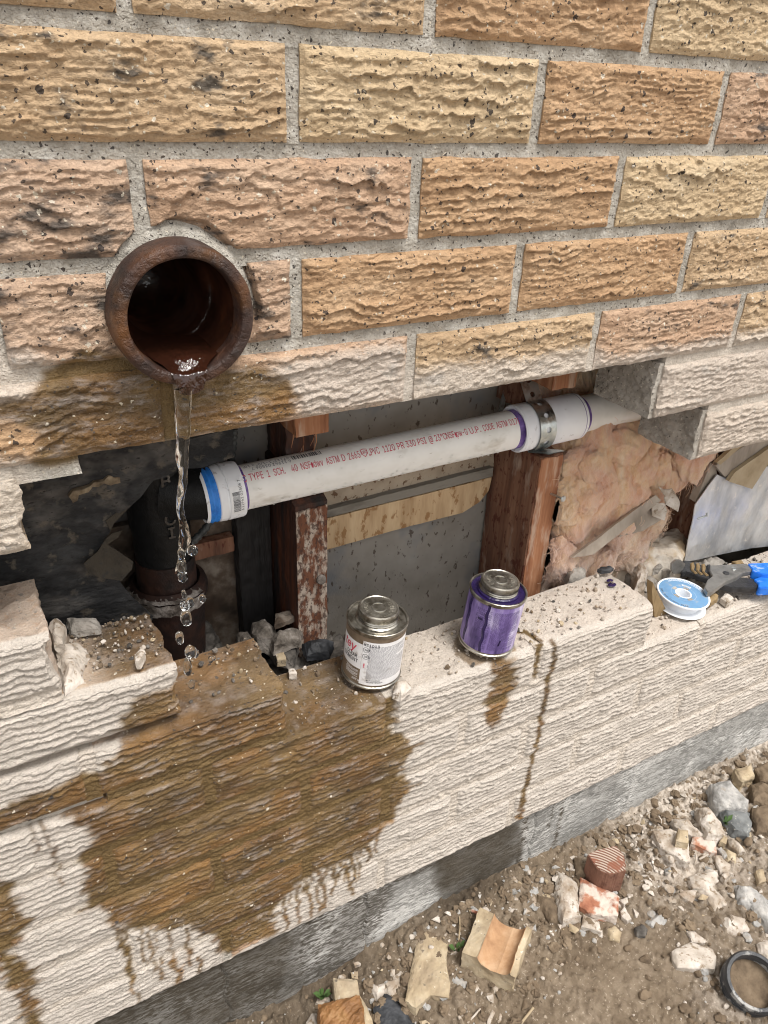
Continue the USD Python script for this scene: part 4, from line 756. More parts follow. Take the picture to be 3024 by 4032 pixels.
# shield mark between 2665 and PVC
a, b_ = pipe_uv(785), pipe_uv(799); w = b_ - a
sh = Polygon([(0, .0095), (w / 2, .0105), (w, .0095), (w, .004), (w / 2, 0), (0, .004)]); sh = sh.difference(sh.buffer(-0.0007))
u_ = tx('UPC', 0.0036); u_.vertices[:, 0] *= 0.8 * w / u_.vertices[:, 0].max()
obj('shield_mark', cat_([print_on(trimesh.creation.extrude_polygon(sh, 0.0002, engine='earcut'), a, TANG - 0.13, ROD), print_on(u_, a + 0.1 * w, TANG + 0.04, ROD), print_on(tx('\u00ae', 0.003), b_ + 0.0005, TANG - 0.15, ROD)]), 'red_ink', PV)
bb, k = [], pipe_uv(645)
rs = rng(9)
while k < pipe_uv(706):
    w = rs.choice([0.0006, 0.0010, 0.0016]); bb.append(trimesh.Trimesh(*(lambda p, q: (p, tris(q)))(*patch_pipe(k, k + w, 0.80, 1.10, ROD + 0.0001, 6)), process=False)); k += w + rs.choice([0.0006, 0.0011])
obj('bar_code', cat_(bb), 'black_ink', PV)
obj('black_lettering', print_on(tx("67112' 1-1/2\" x 10'", 0.0042), pipe_uv(640), 1.08, ROD, 0.9, True), 'print_grey', PV)
obj('black_lettering', print_on(tx('6 11942 03506 7', 0.0042), pipe_uv(641), 0.86, ROD, 0.9, True), 'print_grey', PV)
# coupling and its purple rings
k0, k1 = pipe_uv(1132), pipe_uv(1268)
obj('coupling', ring_pipe([(k0 + 0.002, 0.0245), (k0, 0.0285), (k0 + 0.002, 0.0300), (k1 - 0.002, 0.0300), (k1, 0.0290), (k1 - 0.001, 0.0245)]), 'pvc_fitting', PV, 30)
obj('primer_ring', ring_pipe([(k0 - 0.006, ROD + 0.00005), (k0 - 0.004, ROD + 0.0003), (k0 + 0.003, ROD + 0.0003)]), 'purple_primer', PV, True)
obj('primer_ring', ring_pipe([(k1 - 0.006, 0.03015), (k1 + 0.0002, 0.0292), (k1 + 0.0004, 0.0247), (k1 + 0.006, ROD + 0.0002), (k1 + 0.0075, ROD + 0.00005)]), 'purple_primer', PV, True)
# drops of water hanging on the pipe
rs = rng(12); dr = []
for k in range(110):
    a = rs.choice([rs.normal(-1.15, 0.12), rs.uniform(-0.9, 1.0)], p=[0.7, 0.3]); s = rs.uniform(sL, k0 - 0.02); r = rs.uniform(0.0005, 0.0014)
    m = trimesh.creation.icosphere(2, r); m.vertices *= (1, 1, 1.0); m.apply_translation(on_pipe(np.array([s]), np.array([a]), np.array([ROD + r * 0.15]))[0]); dr.append(m)
obj('water_beads', cat_(dr), 'water', PV, True, kind='stuff')
# perforated strap
def strap():
    sC = pipe_uv(1176); W = 0.0240
    th = np.linspace(1.15, -1.75, 110); arc = np.stack([np.cos(th) * 0.0322, np.sin(th) * 0.0322], 1)
    t0 = np.array([-math.sin(th[0]), math.cos(th[0])]) * 1.0
    up = arc[0] + np.outer(np.linspace(0.075, 0.0008, 50), np.array([-0.16, 0.99]))
    dn = arc[-1] + np.outer(np.linspace(0.0008, 0.032, 30), np.array([0.80, -0.25]))
    path = np.vstack([up, arc, dn]); L = np.concatenate([[0], np.cumsum(np.linalg.norm(np.diff(path, axis=0), axis=1))])
    n = int(L[-1] / 0.0007); l = np.linspace(0, L[-1], n); pa = np.stack([np.interp(l, L, path[:, 0]), np.interp(l, L, path[:, 1])], 1)
    ws = np.linspace(-W / 2, W / 2, 29)
    shift = -0.010 * sstep(0.05, 0.0, l) + 0.012 * sstep(l[-1] - 0.03, l[-1], l)
    v = (PA + (sC + ws[None, :, None] + shift[:, None, None]) * AX + pa[:, None, 0, None] * toward + pa[:, None, 1, None] * UPP)
    i = np.arange(n * 29).reshape(n, 29); q = np.stack([i[:-1, :-1], i[1:, :-1], i[1:, 1:], i[:-1, 1:]], -1)
    lc, wc = (l[:-1, None] + l[1:, None]) / 2, (ws[None, :-1] + ws[None, 1:]) / 2
    keep = np.ones(q.shape[:2], bool)
    for hl in np.arange(0.012, L[-1], 0.0185): keep &= np.hypot(lc - hl, wc) > 0.0036
    v = v.reshape(-1, 3); f = q[keep]; nrm = trimesh.Trimesh(v, tris(q.reshape(-1, 4)), process=False).vertex_normals
    v2 = v - nrm * 0.0009; return trimesh.Trimesh(np.vstack([v, v2]), np.vstack([tris(f), tris(f)[:, ::-1] + len(v)]), process=False)
obj('pipe_strap', strap(), 'galvanised', None, 40, label='perforated galvanised strap looped round the white coupling', cat='pipe strap')
obj('strap_offcut', tube([aty(1092, 830, .21), aty(1090, 850, .21), aty(1083, 880, .20), aty(1078, 905, .20)], 0.004, 4), 'galvanised', None, False, label='grey strip of strap hanging behind the pipe near the splashed stud', cat='strap')

# ------------------------------------------------------------------ old cast iron stub and the water
t = thing('iron_pipe_stub', 'rusty cast iron pipe stub sticking out of the wall and pouring water', 'pipe stub')
def about_y(prof, n=96, c=STUB):
    m = trimesh.creation.revolve(np.asarray(prof, float), sections=n); v = m.vertices; v = np.stack([v[:, 0], 0.0065 - v[:, 2], v[:, 1]], 1)      # h runs out of the wall
    d = 0.0008 * (fbm(v * 60, 3, 3) - 0.5) * 2; r = np.hypot(v[:, 0], v[:, 2]) + 1e-9
    v[:, 0] *= 1 + d / r; v[:, 2] *= 1 + d / r
    m.vertices = v + c; return m
st_o = obj('outer_rim', about_y([(0.0485, -0.08), (0.0490, 0.010), (0.0487, 0.022), (0.0481, 0.0268), (0.0474, 0.0288), (0.0464, 0.0300), (0.0450, 0.0307), (0.0430, 0.0310), (0.0410, 0.0309), (0.0399, 0.0303), (0.0393, 0.0292), (0.0390, 0.027), (0.0388, 0.012)]), 'rusty_iron', t, 14)
obj('bore', about_y([(0.0387, 0.0125), (0.0386, 0.002), (0.0384, -0.030), (0.0360, -0.034), (0.0300, -0.036), (0.0285, -0.096), (0.0001, -0.097)]), 'wet_rust', t, True)
def pool():
    th = np.linspace(-PI / 2 - 0.66, -PI / 2 + 0.66, 44); hs = np.linspace(-0.036, 0.045, 60)
    def f(U, V):
        k = sstep(0.016, 0.030, V); over = np.clip(V - 0.0310, 0, 1)
        x = 0.0385 * np.cos(U) * (1 - 0.45 * k)
        lvl = 0.0383 * np.sin(-PI / 2 + 0.66) * (1 - k) + (-np.sqrt(np.clip(0.0396 ** 2 - x ** 2, 0, 1)) + 0.0012) * k
        zz = lvl + 0.0011 * (fbm(P3(x * 90, V * 70), 3, 2) - 0.5) * 2 - over * 1.05
        return np.stack([STUB[0] - 0.002 * k + x * (1 - 25 * over), 0.0065 - np.minimum(V, 0.0322 + 0 * V) - 0.0006 * np.sin(over * 200), STUB[2] + zz], -1)
    return gridmesh(th, hs, f)
obj('running_water', pool(), 'wet_film', t, True)
def collar():
    th = np.linspace(0, 2 * PI, 220); rr = np.linspace(0, 1, 14)
    def f(U, V):
        a = np.cos(U) * 1.7 + 4; b = np.sin(U) * 1.7 + 4
        R1 = STUB_R + 0.004 + 0.015 * fbm(P3(a, b), 3, 15) * (0.6 + 0.4 * np.sin(U + 0.3)) ; r = STUB_R - 0.002 + V * (R1 - STUB_R)
        x, z = STUB[0] + r * np.cos(U), STUB[2] + r * np.sin(U)
        y = -0.0012 + 0.0055 * V ** 2 + 0.0045 * (fbm(P3(x * 60, z * 60), 4, 16) - 0.5)
        return np.stack([x, y, z], -1)
    p, q = gridmesh(th, rr, f); return p, q[:, ::-1]
p, q = collar(); obj('mortar_collar', (p, q), 'mortar', WALL, True, mask=masks(p[:, 0], 0 * p[:, 0], p[:, 2], 0.5 + 0 * p[:, 0]))
def stream():
    z = np.linspace(0.868, 0.700, 170); k = (0.868 - z) / 0.17
    y = -0.030 + 0.029 * k ** 0.8; x = -0.0985 - 0.0085 * k + 0.0022 * np.sin(k * 17 + 1) * sstep(0.25, 0.7, k)
    w = 0.0060 * (1 - 0.42 * k) * (1 + 0.35 * np.sin(k * 26) * sstep(0.2, 0.6, k)); d = 0.0022 + 0.0012 * k
    th = np.linspace(0, 2 * PI, 26); tw = 3.4 * k * k
    def f(U, V):
        i = np.clip(np.searchsorted(-z, -V), 0, len(z) - 1); W, D, T = w[i], d[i], tw[i]
        n = 0.75 + 0.5 * fbm(P3(np.cos(U) * 2, np.sin(U) * 2, V * 90), 3, 4)
        a, b = W * np.cos(U) * n, D * np.sin(U) * n
        return np.stack([x[i] + a * np.cos(T) - b * np.sin(T), y[i] + a * np.sin(T) + b * np.cos(T), V], -1)
    p, q = gridmesh(th, z, f); return p, q[:, ::-1]
def blob(c, r, sq, seed):
    m = trimesh.creation.icosphere(3, 1.0); v = m.vertices; v = v * (1 + 0.28 * (fbm(v * 1.5 + seed, 2, seed) - 0.5))[:, None]
    m.vertices = v * np.array([r, r, r * sq]) + c; return m
p, q = stream(); obj('water_stream', (p, q), 'water', None, True, label='twisting rope of clear water falling from the rusty pipe stub', cat='water')
DROPS = [(394, 1222, .0, .0036, 2.2), (392, 1196, -.002, .0030, 2.4), (416, 1190, .01, .0045, 1.2), (395, 1245, .002, .0042, 1.35), (397, 1283, .004, .0020, 2.2), (409, 1302, .006, .0044, 1.2), (399, 1308, .0, .0040, 1.3), (437, 1293, .01, .0034, 1.25), (402, 1335, .008, .0050, 1.7), (388, 1378, .006, .0038, 1.9), (412, 1408, .010, .0055, 1.15), (422, 1412, .02, .0035, 1.2), (455, 1425, .03, .0026, 1.6), (462, 1422, .03, .0020, 1.4), (405, 1440, .004, .0040, 2.6), (414, 1478, .004, .0030, 1.8)]
DLAB = ['stretched drop just under the end of the falling stream', 'thin drop touching the tail of the falling stream', 'drop flung right of the stream, beside the black pipe', 'round clear drop below the stream in front of the rusty hub', 'tiny stretched drop below the round drop before the hub', 'right one of two paired drops before the limed hub rim', 'left one of two paired drops before the limed hub rim', 'lone drop furthest right beside the rusty hub', 'large long drop just under the paired drops', 'lens-shaped drop over the black gap behind the wet bricks', 'broad splash drop landing at the back of the wet brick', 'small drop right of the broad splash drop', 'small bright drop out over the top of the wet brick', 'smallest drop beside the bright one over the wet brick', 'long thin drop in the joint beside the wet brick', 'lowest drop running down the joint between the wet bricks']
for k, (u, v, y, r, s) in enumerate(DROPS): obj('water_drop', blob(aty(u, v, y), r, s, k), 'water', None, True, label=DLAB[k], cat='water drop')

# ------------------------------------------------------------------ insulation, metal sheet, scraps behind the ledge
def wool():
    us, vs = np.linspace(0.4150, 0.735, 200), np.linspace(0.34, 0.735, 230)
    def f(U, V):
        w = 0.03 * (fbm(P3(U * 12, V * 12), 2, 71) - 0.5)
        x, z = U + w, V + 0.03 * (fbm(P3(U * 12, V * 12, 4), 2, 72) - 0.5)
        big = fbm(P3(x * 15, z * 11), 3, 73); edge = sstep(0.0, 0.045, U - 0.415) * sstep(0.71, 0.65, V)
        y = 0.186 - 0.040 * np.clip(big * 2.0 - 0.62, 0, 1) * edge - 0.016 * (1 - np.abs(2 * fbm(P3(x * 42, z * 26), 3, 74) - 1)) ** 2 - 0.006 * fbm(P3(x * 150, z * 80), 2, 76) - 0.003 * fbm(P3(x * 300, z * 140), 2, 75)
        y = y + 0.034 * sstep(0.035, 0.0, np.abs(fbm(P3(x * 13 + 3, z * 9), 2, 78) - 0.5)) * edge
        y = y + 0.05 * sstep(0.03, 0.0, U - 0.4195) * 0 + 0.055 * sstep(0.60, 0.73, U + 0.4 * (0.56 - V) ) * sstep(0.70, 0.58, V) + 0.02 * sstep(0.66, 0.735, V)
        y = 0.106 + np.log1p(np.exp((y - 0.106) / 0.005)) * 0.005
        return np.stack([U, y, V], -1)
    p, q = gridmesh(us, vs, f); return p, q
t = thing('insulation_batt', 'pink and orange glass wool insulation bulging below the pipe end', 'insulation')
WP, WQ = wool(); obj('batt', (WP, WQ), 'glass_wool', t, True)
def tufts():
    rs = rng(19); out = []; base = trimesh.creation.icosphere(4, 1.0)
    k = 0
    while len(out) < 74:
        k += 1; x, z = rs.uniform(0.428, 0.700), rs.uniform(0.43, 0.675)
        if x + 0.75 * (0.62 - z) > 0.718 or (z > 0.66 and x < 0.5): continue
        r = rs.uniform(0.011, 0.027); r = min(r, (x - 0.417) * 1.0 + 0.004); v = base.vertices
        d = 0.9 * (fbm(v * 1.3 + k * 5.1, 3, 11) - 0.5) + 0.35 * (1 - np.abs(2 * fbm(v * np.array([3.5, 3.5, 1.6]) + k * 3.3, 2, 12) - 1)) + 0.10 * (fbm(v * 9 + k, 2, 13) - 0.5)
        a = rs.normal(0.15, 0.5); st = rs.uniform(1.1, 1.9); w = v * (1 + d)[:, None] * r * np.array([1.0, 0.75, st]); c, s_ = math.cos(a), math.sin(a)
        w = np.stack([w[:, 0] * c - w[:, 2] * s_, w[:, 1], w[:, 0] * s_ + w[:, 2] * c], 1)
        w[:, 0] = np.maximum(w[:, 0] + x, 0.4195) - x
        out.append(trimesh.Trimesh(w + [x, 0.134 + rs.uniform(-0.014, 0.014) + 0.10 * max(0, x - 0.60), z], base.faces, process=False))
    return cat_(out)
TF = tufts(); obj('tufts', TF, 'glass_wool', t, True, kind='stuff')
rs = rng(31); pts, cnt = [], []
WP, WN = np.array(TF.vertices), np.array(TF.vertex_normals); front_ = np.nonzero(WN[:, 1] < -0.1)[0]
for k in range(6000):
    i = rs.choice(front_); b = WP[i] + WN[i] * (0.001 if WN[i][1] < 0 else -0.001); a = rs.uniform(0, 6.28); d = np.array([math.cos(a), -0.15, math.sin(a) * 1.3]); e = np.array([rs.normal(), -0.3, rs.normal()])
    l = rs.uniform(0.005, 0.015); c = [b + d * l * s_ + e * l * 0.35 * s_ * s_ + np.array([0, -0.003, 0]) * math.sin(s_ * PI) for s_ in (0, .33, .66, 1.0)]; pts += c; cnt.append(4)
cv = UsdGeom.BasisCurves.Define(stage, path_for('fibres', t)); cv.CreateTypeAttr('linear'); cv.CreatePointsAttr(Vt.Vec3fArray.FromNumpy(np.array(pts, np.float32))); cv.CreateCurveVertexCountsAttr(Vt.IntArray(cnt)); cv.CreateWidthsAttr(Vt.FloatArray([0.00034])); cv.SetWidthsInterpolation('constant')
UsdShade.MaterialBindingAPI.Apply(cv.GetPrim()).Bind(MAT['glass_wool']); tag(cv, kind='stuff')
# metal sheet
def sheet():
    m = slab_y([(1551, 1026), (1574, 1036), (1600, 1020), (1760, 985), (1800, 1130), (1659, 1179), (1479, 1214), (1502, 1090)], 0.106, 0.0016, 14, 0.0, 0.006); v = np.array(m.vertices)
    v[:, 1] += 0.012 * (fbm(P3(v[:, 0] * 11, v[:, 2] * 7), 2, 91) - 0.5) + 0.003 * (fbm(P3(v[:, 0] * 40, v[:, 2] * 30), 2, 92) - 0.5); m.vertices = v; return m
obj('metal_sheet', sheet(), 'foil', None, True, label='dull grey metal flashing sheet at the right end of the slot', cat='metal sheet')
obj('board_edge', slab_y([(1535, 1000), (1546, 1002), (1549, 1026), (1512, 1090), (1502, 1084), (1508, 1070)], 0.113, 0.012, 15), 'weathered_board', None, 40, label='narrow grey board edge along the left side of the metal sheet', cat='board')
obj('wood_scrap', slab_y([(1588, 1020), (1659, 970), (1760, 910), (1770, 960), (1659, 1004), (1625, 1056), (1574, 1040)], 0.098, 0.006, 16), 'brown_board', None, 40, label='flat light brown board scrap lying across the top of the metal sheet', cat='board scrap')
obj('wood_scrap', slab_y([(1546, 1006), (1600, 968), (1680, 928), (1700, 940), (1640, 985), (1590, 1015), (1566, 1030)], 0.105, 0.008, 17), 'weathered_board', None, 40, label='long dusty splintered board above the light brown scrap', cat='board scrap')
obj('wood_scrap', slab_y([(1548, 1000), (1590, 962), (1680, 915), (1684, 924), (1600, 966), (1556, 1004)], 0.100, 0.006, 18), 'brown_board', None, 40, label='thin brown splinter under the sawn brick at far right', cat='board scrap')

# ------------------------------------------------------------------ stones and broken bits
def lump(px, h, th, seed, z0=None, amp=0.003, slope=(0, 0), bev=0.006, size=None, f=38):
    """a broken piece: its top outline seen in the photograph lies at height h; th thick, resting on what is below"""
    pts = np.array([atz(u, v, h)[:2] for u, v in px]); pg = Polygon(pts).buffer(0)
    if pg.geom_type != 'Polygon': pg = max(pg.geoms, key=lambda g: g.area)
    d = math.sqrt(pg.area); size = size or max(0.0024, min(0.006, d / 14))
    pg = pg.segmentize(size * 1.5)
    m = trimesh.creation.extrude_polygon(pg, th, engine='earcut')
    v, fc = trimesh.remesh.subdivide_to_size(m.vertices, m.faces, max_edge=size); v = np.array(v)
    fl = 0.16 if amp > 0.0025 else 0.05
    c = pg.centroid; dist = np.array([pg.exterior.distance(shapely.Point(a)) for a in v[:, :2]])
    b = min(0.010 if amp > 0.0025 else bev, d * (0.34 if amp > 0.0025 else 0.2)); k = v[:, 2] / th
    v[:, 2] -= k * b * (0.85 if amp > 0.0025 else 0.55) * (1 - np.clip(dist / b, 0, 1)) ** 1.6 * (0.5 + fbm(P3(v[:, 0] * 70, v[:, 1] * 70), 2, seed + 3))
    v[:, 0] += (v[:, 0] - c.x) * fl * (1 - k); v[:, 1] += (v[:, 1] - c.y) * fl * (1 - k)
    w = v + [0, 0, h - th]
    w = w + amp * 2 * (np.stack([fbm(w * f, 3, seed), fbm(w * f + 7, 3, seed + 1), fbm(w * f + 13, 3, seed + 2)], 1) - 0.5) + (0.0016 if amp > 0.0015 else 0.0009) * (np.stack([fbm(w * 150, 3, seed + 5), fbm(w * 150 + 3, 3, seed + 6), fbm(w * 150 + 9, 3, seed + 7)], 1) - 0.5) * 2
    w[:, 2] += k * (slope[0] * (v[:, 0] - c.x) + slope[1] * (v[:, 1] - c.y))
    return trimesh.Trimesh(w, fc, process=False)
def pxs(o, s, *pts): return [(o[0] + x / s, o[1] + y / s) for x, y in pts]
QA = lambda *p: pxs((647.4, 1892.7), 4.2, *p)
QB = lambda *p: pxs((960, 1892.7), 4.32, *p)
QC = lambda *p: pxs((987.5, 1755.5), 4.32, *p)
QD = lambda *p: pxs((1329.8, 1892.7), 5.04, *p)
QE = lambda *p: pxs((1329.8, 1618.4), 5.04, *p)
CH = [
 ('brick_fragment', QA((1135, 470), (1350, 575), (1330, 770), (1365, 960), (1350, 1090), (1190, 1070), (1060, 1185), (955, 1110), (1010, 830), (1070, 520)), .020, .028, 'clay_chunk', 'long flat tan brick slab standing nearest the wet footing', 'brick fragment', .0016),
 ('stone', QA((640, 930), (770, 930), (920, 825), (975, 870), (940, 1100), (900, 1130), (760, 1050), (700, 1100), (630, 1010)), .008, .030, 'pale_mortar', 'streaky pale stone just left of the long tan brick slab', 'stone', .006),
 ('slate_piece', QA((770, 1050), (850, 1070), (1060, 1341), (1120, 1430), (700, 1430), (670, 1190), (750, 1120)), .006, .014, 'slate', 'jagged black slate piece at the bottom edge', 'slate piece', .0015),
 ('mortar_lump', QA((1320, 850), (1370, 835), (1540, 930), (1530, 1010), (1460, 1030), (1390, 960)), .010, .018, 'grey_mortar', 'small grainy grey mortar lump touching the long tan slab', 'mortar lump', .003),
 ('stone', QA((520, 810), (740, 740), (840, 850), (740, 920), (540, 950)), -.002, .018, 'mud', 'muddy flat stone against the footing above the streaky pale stone', 'stone', .003),
 ('stone_strip', QB((130, 1190), (400, 950), (450, 1000), (440, 1150), (200, 1370), (40, 1300)), .004, .012, 'grey_slate', 'smooth grey slate strip in front of the grooved brick', 'slate strip', .001),
 ('mortar_slab', QC((940, 520), (1130, 610), (1145, 900), (1170, 930), (1000, 980), (950, 900), (920, 700)), .030, .022, 'pale_mortar', 'leaning muddy slab with white streaks beside the timber offcut', 'slab', .003),
 ('brick_fragment', QC((1150, 590), (1350, 680), (1515, 770), (1500, 950), (1260, 930), (1140, 850)), .024, .022, 'red_brick', 'pinkish broken brick smeared with lime below the timber offcut', 'brick fragment', .002),
 ('tile_piece', QC((1180, 940), (1325, 1010), (1350, 1105), (1165, 1050)), .018, .016, 'pale_mortar', 'smooth whitish tile corner below the pinkish brick', 'tile piece', .0008),
 ('stone', QC((1080, 1010), (1240, 1100), (1230, 1190), (1130, 1150)), .010, .022, 'grey_mortar', 'grey lump left of the whitish tile corner', 'stone', .004),
 ('stone', QC((930, 1080), (1000, 1010), (1080, 1060), (1090, 1140), (960, 1160)), .012, .022, 'mud', 'round brown muddy stone next to the grey lump', 'stone', .004),
 ('stone', QC((1380, 1080), (1470, 1040), (1540, 1090), (1520, 1180), (1430, 1150)), .010, .018, 'clay_chunk', 'small yellowish stone right of the whitish tile corner', 'stone', .003),
 ('stone', QC((740, 720), (900, 780), (960, 860), (930, 990), (860, 990), (770, 850)), .024, .018, 'mud', 'leaf-shaped muddy flake left of the leaning slab', 'stone flake', .003),
 ('pebble', QC((1510, 810), (1590, 780), (1600, 830), (1560, 855)), .012, .016, 'pale_mortar', 'upper of two white pebbles right of the pinkish brick', 'pebble', .0015),
 ('pebble', QC((1525, 910), (1570, 870), (1630, 980), (1590, 1000), (1540, 960)), .012, .018, 'pale_mortar', 'lower of two white pebbles right of the pinkish brick', 'pebble', .0015),
 ('stone', QC((690, 770), (720, 755), (745, 870), (705, 880)), .022, .014, 'pale_mortar', 'narrow white chip left of the leaf-shaped flake', 'stone chip', .001),
 ('stone', QC((1110, 390), (1180, 410), (1200, 560), (1110, 560)), .024, .022, 'mud', 'upright muddy stone between the footing and the timber offcut', 'stone', .003),
 ('stone', QC((690, 980), (780, 940), (860, 1050), (850, 1150), (640, 1130)), .014, .022, 'mud', 'broad muddy clod behind the grooved brick', 'clod', .005),
 ('brick_fragment', QD((620, 800), (820, 710), (1060, 780), (1100, 860), (1090, 990), (680, 980), (630, 900)), .016, .020, 'pale_mortar', 'pale square-cut block with a smooth front, near the black ring', 'block', .0014),
 ('mortar_lump', QD((775, 580), (870, 600), (995, 690), (980, 720), (830, 710)), .013, .016, 'pale_mortar', 'pointed pale piece behind the square-cut block', 'mortar lump', .002),
 ('mortar_lump', QD((330, 470), (480, 330), (590, 320), (590, 440), (540, 490), (390, 520)), .012, .018, 'grey_mortar', 'rough grey flake in the middle of the bare earth', 'mortar flake', .003),
 ('mortar_lump', QD((1170, 400), (1240, 350), (1430, 430), (1480, 580), (1350, 640), (1190, 570), (1155, 500)), .014, .018, 'pale_mortar', 'pale pitted slab between bare earth and the grey rubble', 'mortar slab', .003),
 ('mortar_lump', QD((510, 100), (560, 65), (640, 120), (630, 175), (580, 170)), .014, .018, 'pale_mortar', 'small pale lump left of the pitted heap', 'mortar lump', .002),
 ('mortar_lump', QD((680, 180), (770, 140), (890, 150), (850, 280), (800, 260)), .015, .016, 'pale_mortar', 'pale triangular chip with a red edge', 'mortar chip', .002),
 ('mortar_lump', QD((800, 30), (870, -20), (980, 20), (1200, 200), (1190, 260), (1100, 330), (950, 200)), .018, .022, 'pale_mortar', 'broad pitted pale mortar heap in front of the flat slab', 'mortar heap', .005),
 ('stone', QD((1300, 50), (1500, 50), (1700, 260), (1740, 640), (1540, 400), (1480, 300), (1340, 270)), .020, .035, 'grey_mortar', 'large grey lichen-like crusted stone at the right edge', 'stone', .006),
 ('stone', QD((1560, 720), (1659, 670), (1740, 700), (1740, 960), (1610, 930)), .020, .030, 'pale_mortar', 'pale stone cut by the right edge above the black ring', 'stone', .004),
 ('stone', QD((220, 560), (300, 500), (360, 560), (340, 640), (250, 640)), .012, .022, 'dark_rubble', 'dark sooty lump left in the middle of the earth', 'stone', .004),
 ('mortar_slab', QE((415, 880), (600, 850), (800, 960), (820, 1210), (770, 1225), (570, 1110), (500, 1050)), .032, .016, 'pale_mortar', 'flat pale dusty slab carrying the small yellow cube', 'mortar slab', .0022),
 ('brick_fragment', QE((680, 860), (790, 870), (800, 1010), (665, 990)), .048, .016, 'clay_chunk', 'small yellow brick cube lying on the flat pale slab', 'brick fragment', .0012),
 ('brick_fragment', QE((850, 930), (1080, 920), (1110, 1110), (1040, 1110), (830, 1010)), .026, .020, 'red_brick', 'flat red brick piece half white with dust', 'brick fragment', .0012),
 ('stone', QE((920, 600), (1040, 580), (1190, 870), (1140, 910), (1010, 900), (940, 740)), .045, .042, 'pale_mortar', 'upright pale rounded stone above the red brick piece', 'stone', .005),
 ('stone', QE((1045, 340), (1250, 300), (1470, 520), (1440, 620), (1150, 590), (1080, 520)), .050, .040, 'grey_mortar', 'grey slab leaning against the footing near its right end', 'stone slab', .004),
 ('stone', QE((1120, 620), (1300, 600), (1480, 660), (1500, 850), (1440, 890), (1290, 860), (1160, 720)), .036, .040, 'grey_slate', 'dark grey boulder in front of the leaning grey slab', 'stone', .008),
 ('mortar_lump', QE((640, 720), (800, 720), (990, 900), (900, 920), (700, 850)), .036, .030, 'pale_mortar', 'dusty pale lump behind the small yellow cube', 'mortar lump', .005),
 ('stone', QE((1115, 1080), (1160, 1050), (1215, 1150), (1180, 1180)), .022, .024, 'grey_mortar', 'egg-shaped grey pebble right of the red brick piece', 'pebble', .002),
 ('stone', QE((1190, 1060), (1330, 1120), (1330, 1210), (1240, 1200)), .020, .024, 'clay_chunk', 'brownish stone right of the egg-shaped pebble', 'stone', .003),
 ('stone', QE((1240, 940), (1330, 970), (1430, 1090), (1350, 1110), (1250, 1020)), .024, .020, 'pale_mortar', 'sharp white chip right of the upright stone', 'stone chip', .003),
 ('mortar_lump', QE((1075, 1150), (1130, 1135), (1270, 1250), (1240, 1340), (1150, 1320)), .022, .020, 'pale_mortar', 'tilted pale tile-like chip below the red brick piece', 'mortar chip', .0018),
 ('stone', QE((1480, 600), (1659, 580), (1760, 600), (1760, 860), (1530, 850)), .034, .045, 'mud', 'big brown stone at the right edge beside the dark boulder', 'stone', .006),
 ('stone', QE((1310, 200), (1500, 110), (1530, 240), (1400, 310), (1330, 270)), .050, .040, 'clay_chunk', 'tan stone wedged at the far end of the footing', 'stone', .005),
 ('stone', QE((1540, 180), (1659, 100), (1760, 120), (1760, 340), (1600, 320)), .046, .045, 'mud', 'sandy brown stone furthest back at the right edge', 'stone', .006),
 ('stone', QE((1480, 360), (1600, 330), (1740, 400), (1740, 560), (1520, 520)), .040, .040, 'mud', 'sandy clod between the two brown stones at the right edge', 'clod', .007),
 ('stone', QE((1130, 1000), (1180, 920), (1225, 960), (1200, 1030)), .028, .026, 'clay_chunk', 'small brown wedge under the upright stone', 'stone', .002),
 ('mortar_lump', QE((820, 1350), (1010, 1270), (1120, 1280), (1140, 1400), (1000, 1500), (850, 1470)), .024, .024, 'pale_mortar', 'rounded pale lump behind the pitted heap', 'mortar lump', .005),
 ('mortar_lump', QE((1160, 1360), (1210, 1330), (1250, 1360), (1200, 1410)), .024, .018, 'pale_mortar', 'tiny pale cube right of the rounded pale lump', 'mortar lump', .0012),
 ('mortar_lump', QE((540, 1290), (600, 1260), (640, 1330), (570, 1370)), .016, .016, 'grey_mortar', 'small grey clump left of the pitted heap', 'mortar lump', .003),
 ('stone', QE((1530, 1310), (1600, 1290), (1640, 1420), (1560, 1450)), .022, .022, 'clay_chunk', 'tan chip above the crusted grey stone', 'stone chip', .002),
 ('stone', QA((110, 1210), (150, 1220), (190, 1341), (120, 1400), (20, 1400), (60, 1300)), -.004, .02, 'pale_mortar', 'pale crumb left of the lipped orange brick', 'stone', .003),
 ('stone', QB((480, 1330), (520, 1240), (560, 1270), (560, 1379), (480, 1400)), .006, .016, 'pale_mortar', 'pale lump at the bottom edge right of the slate strip', 'stone', .003),
 ('stone', QB((400, 1360), (440, 1240), (475, 1260), (430, 1379)), .006, .014, 'pale_mortar', 'white sliver at the bottom edge beside the slate strip', 'stone chip', .002),
 ('stone', QB((730, 1130), (780, 1110), (800, 1200), (720, 1230)), .008, .018, 'mud', 'small muddy stone just below the grooved brick', 'stone', .003),
 ('stone', QA((460, 870), (525, 860), (530, 930), (470, 920)), .002, .018, 'clay_chunk', 'small tan chip behind the lipped orange brick', 'stone chip', .0015),
 ('stone', QA((490, 790), (530, 775), (545, 800), (505, 812)), .004, .010, 'pale_mortar', 'tiny white pebble against the wet footing', 'pebble', .001),
 ('stone', QB((275, 1010), (310, 1010), (330, 1060), (290, 1075)), .012, .012, 'pale_mortar', 'tiny white chip on the near end of the slate strip', 'pebble', .001),
]
for k, (nm, px, h, th, mat, lab, cat, amp) in enumerate(CH):
    obj(nm, lump(px, h, th + 0.012, 300 + 11 * k, amp=amp), mat, None, 35, label=lab, cat=cat)
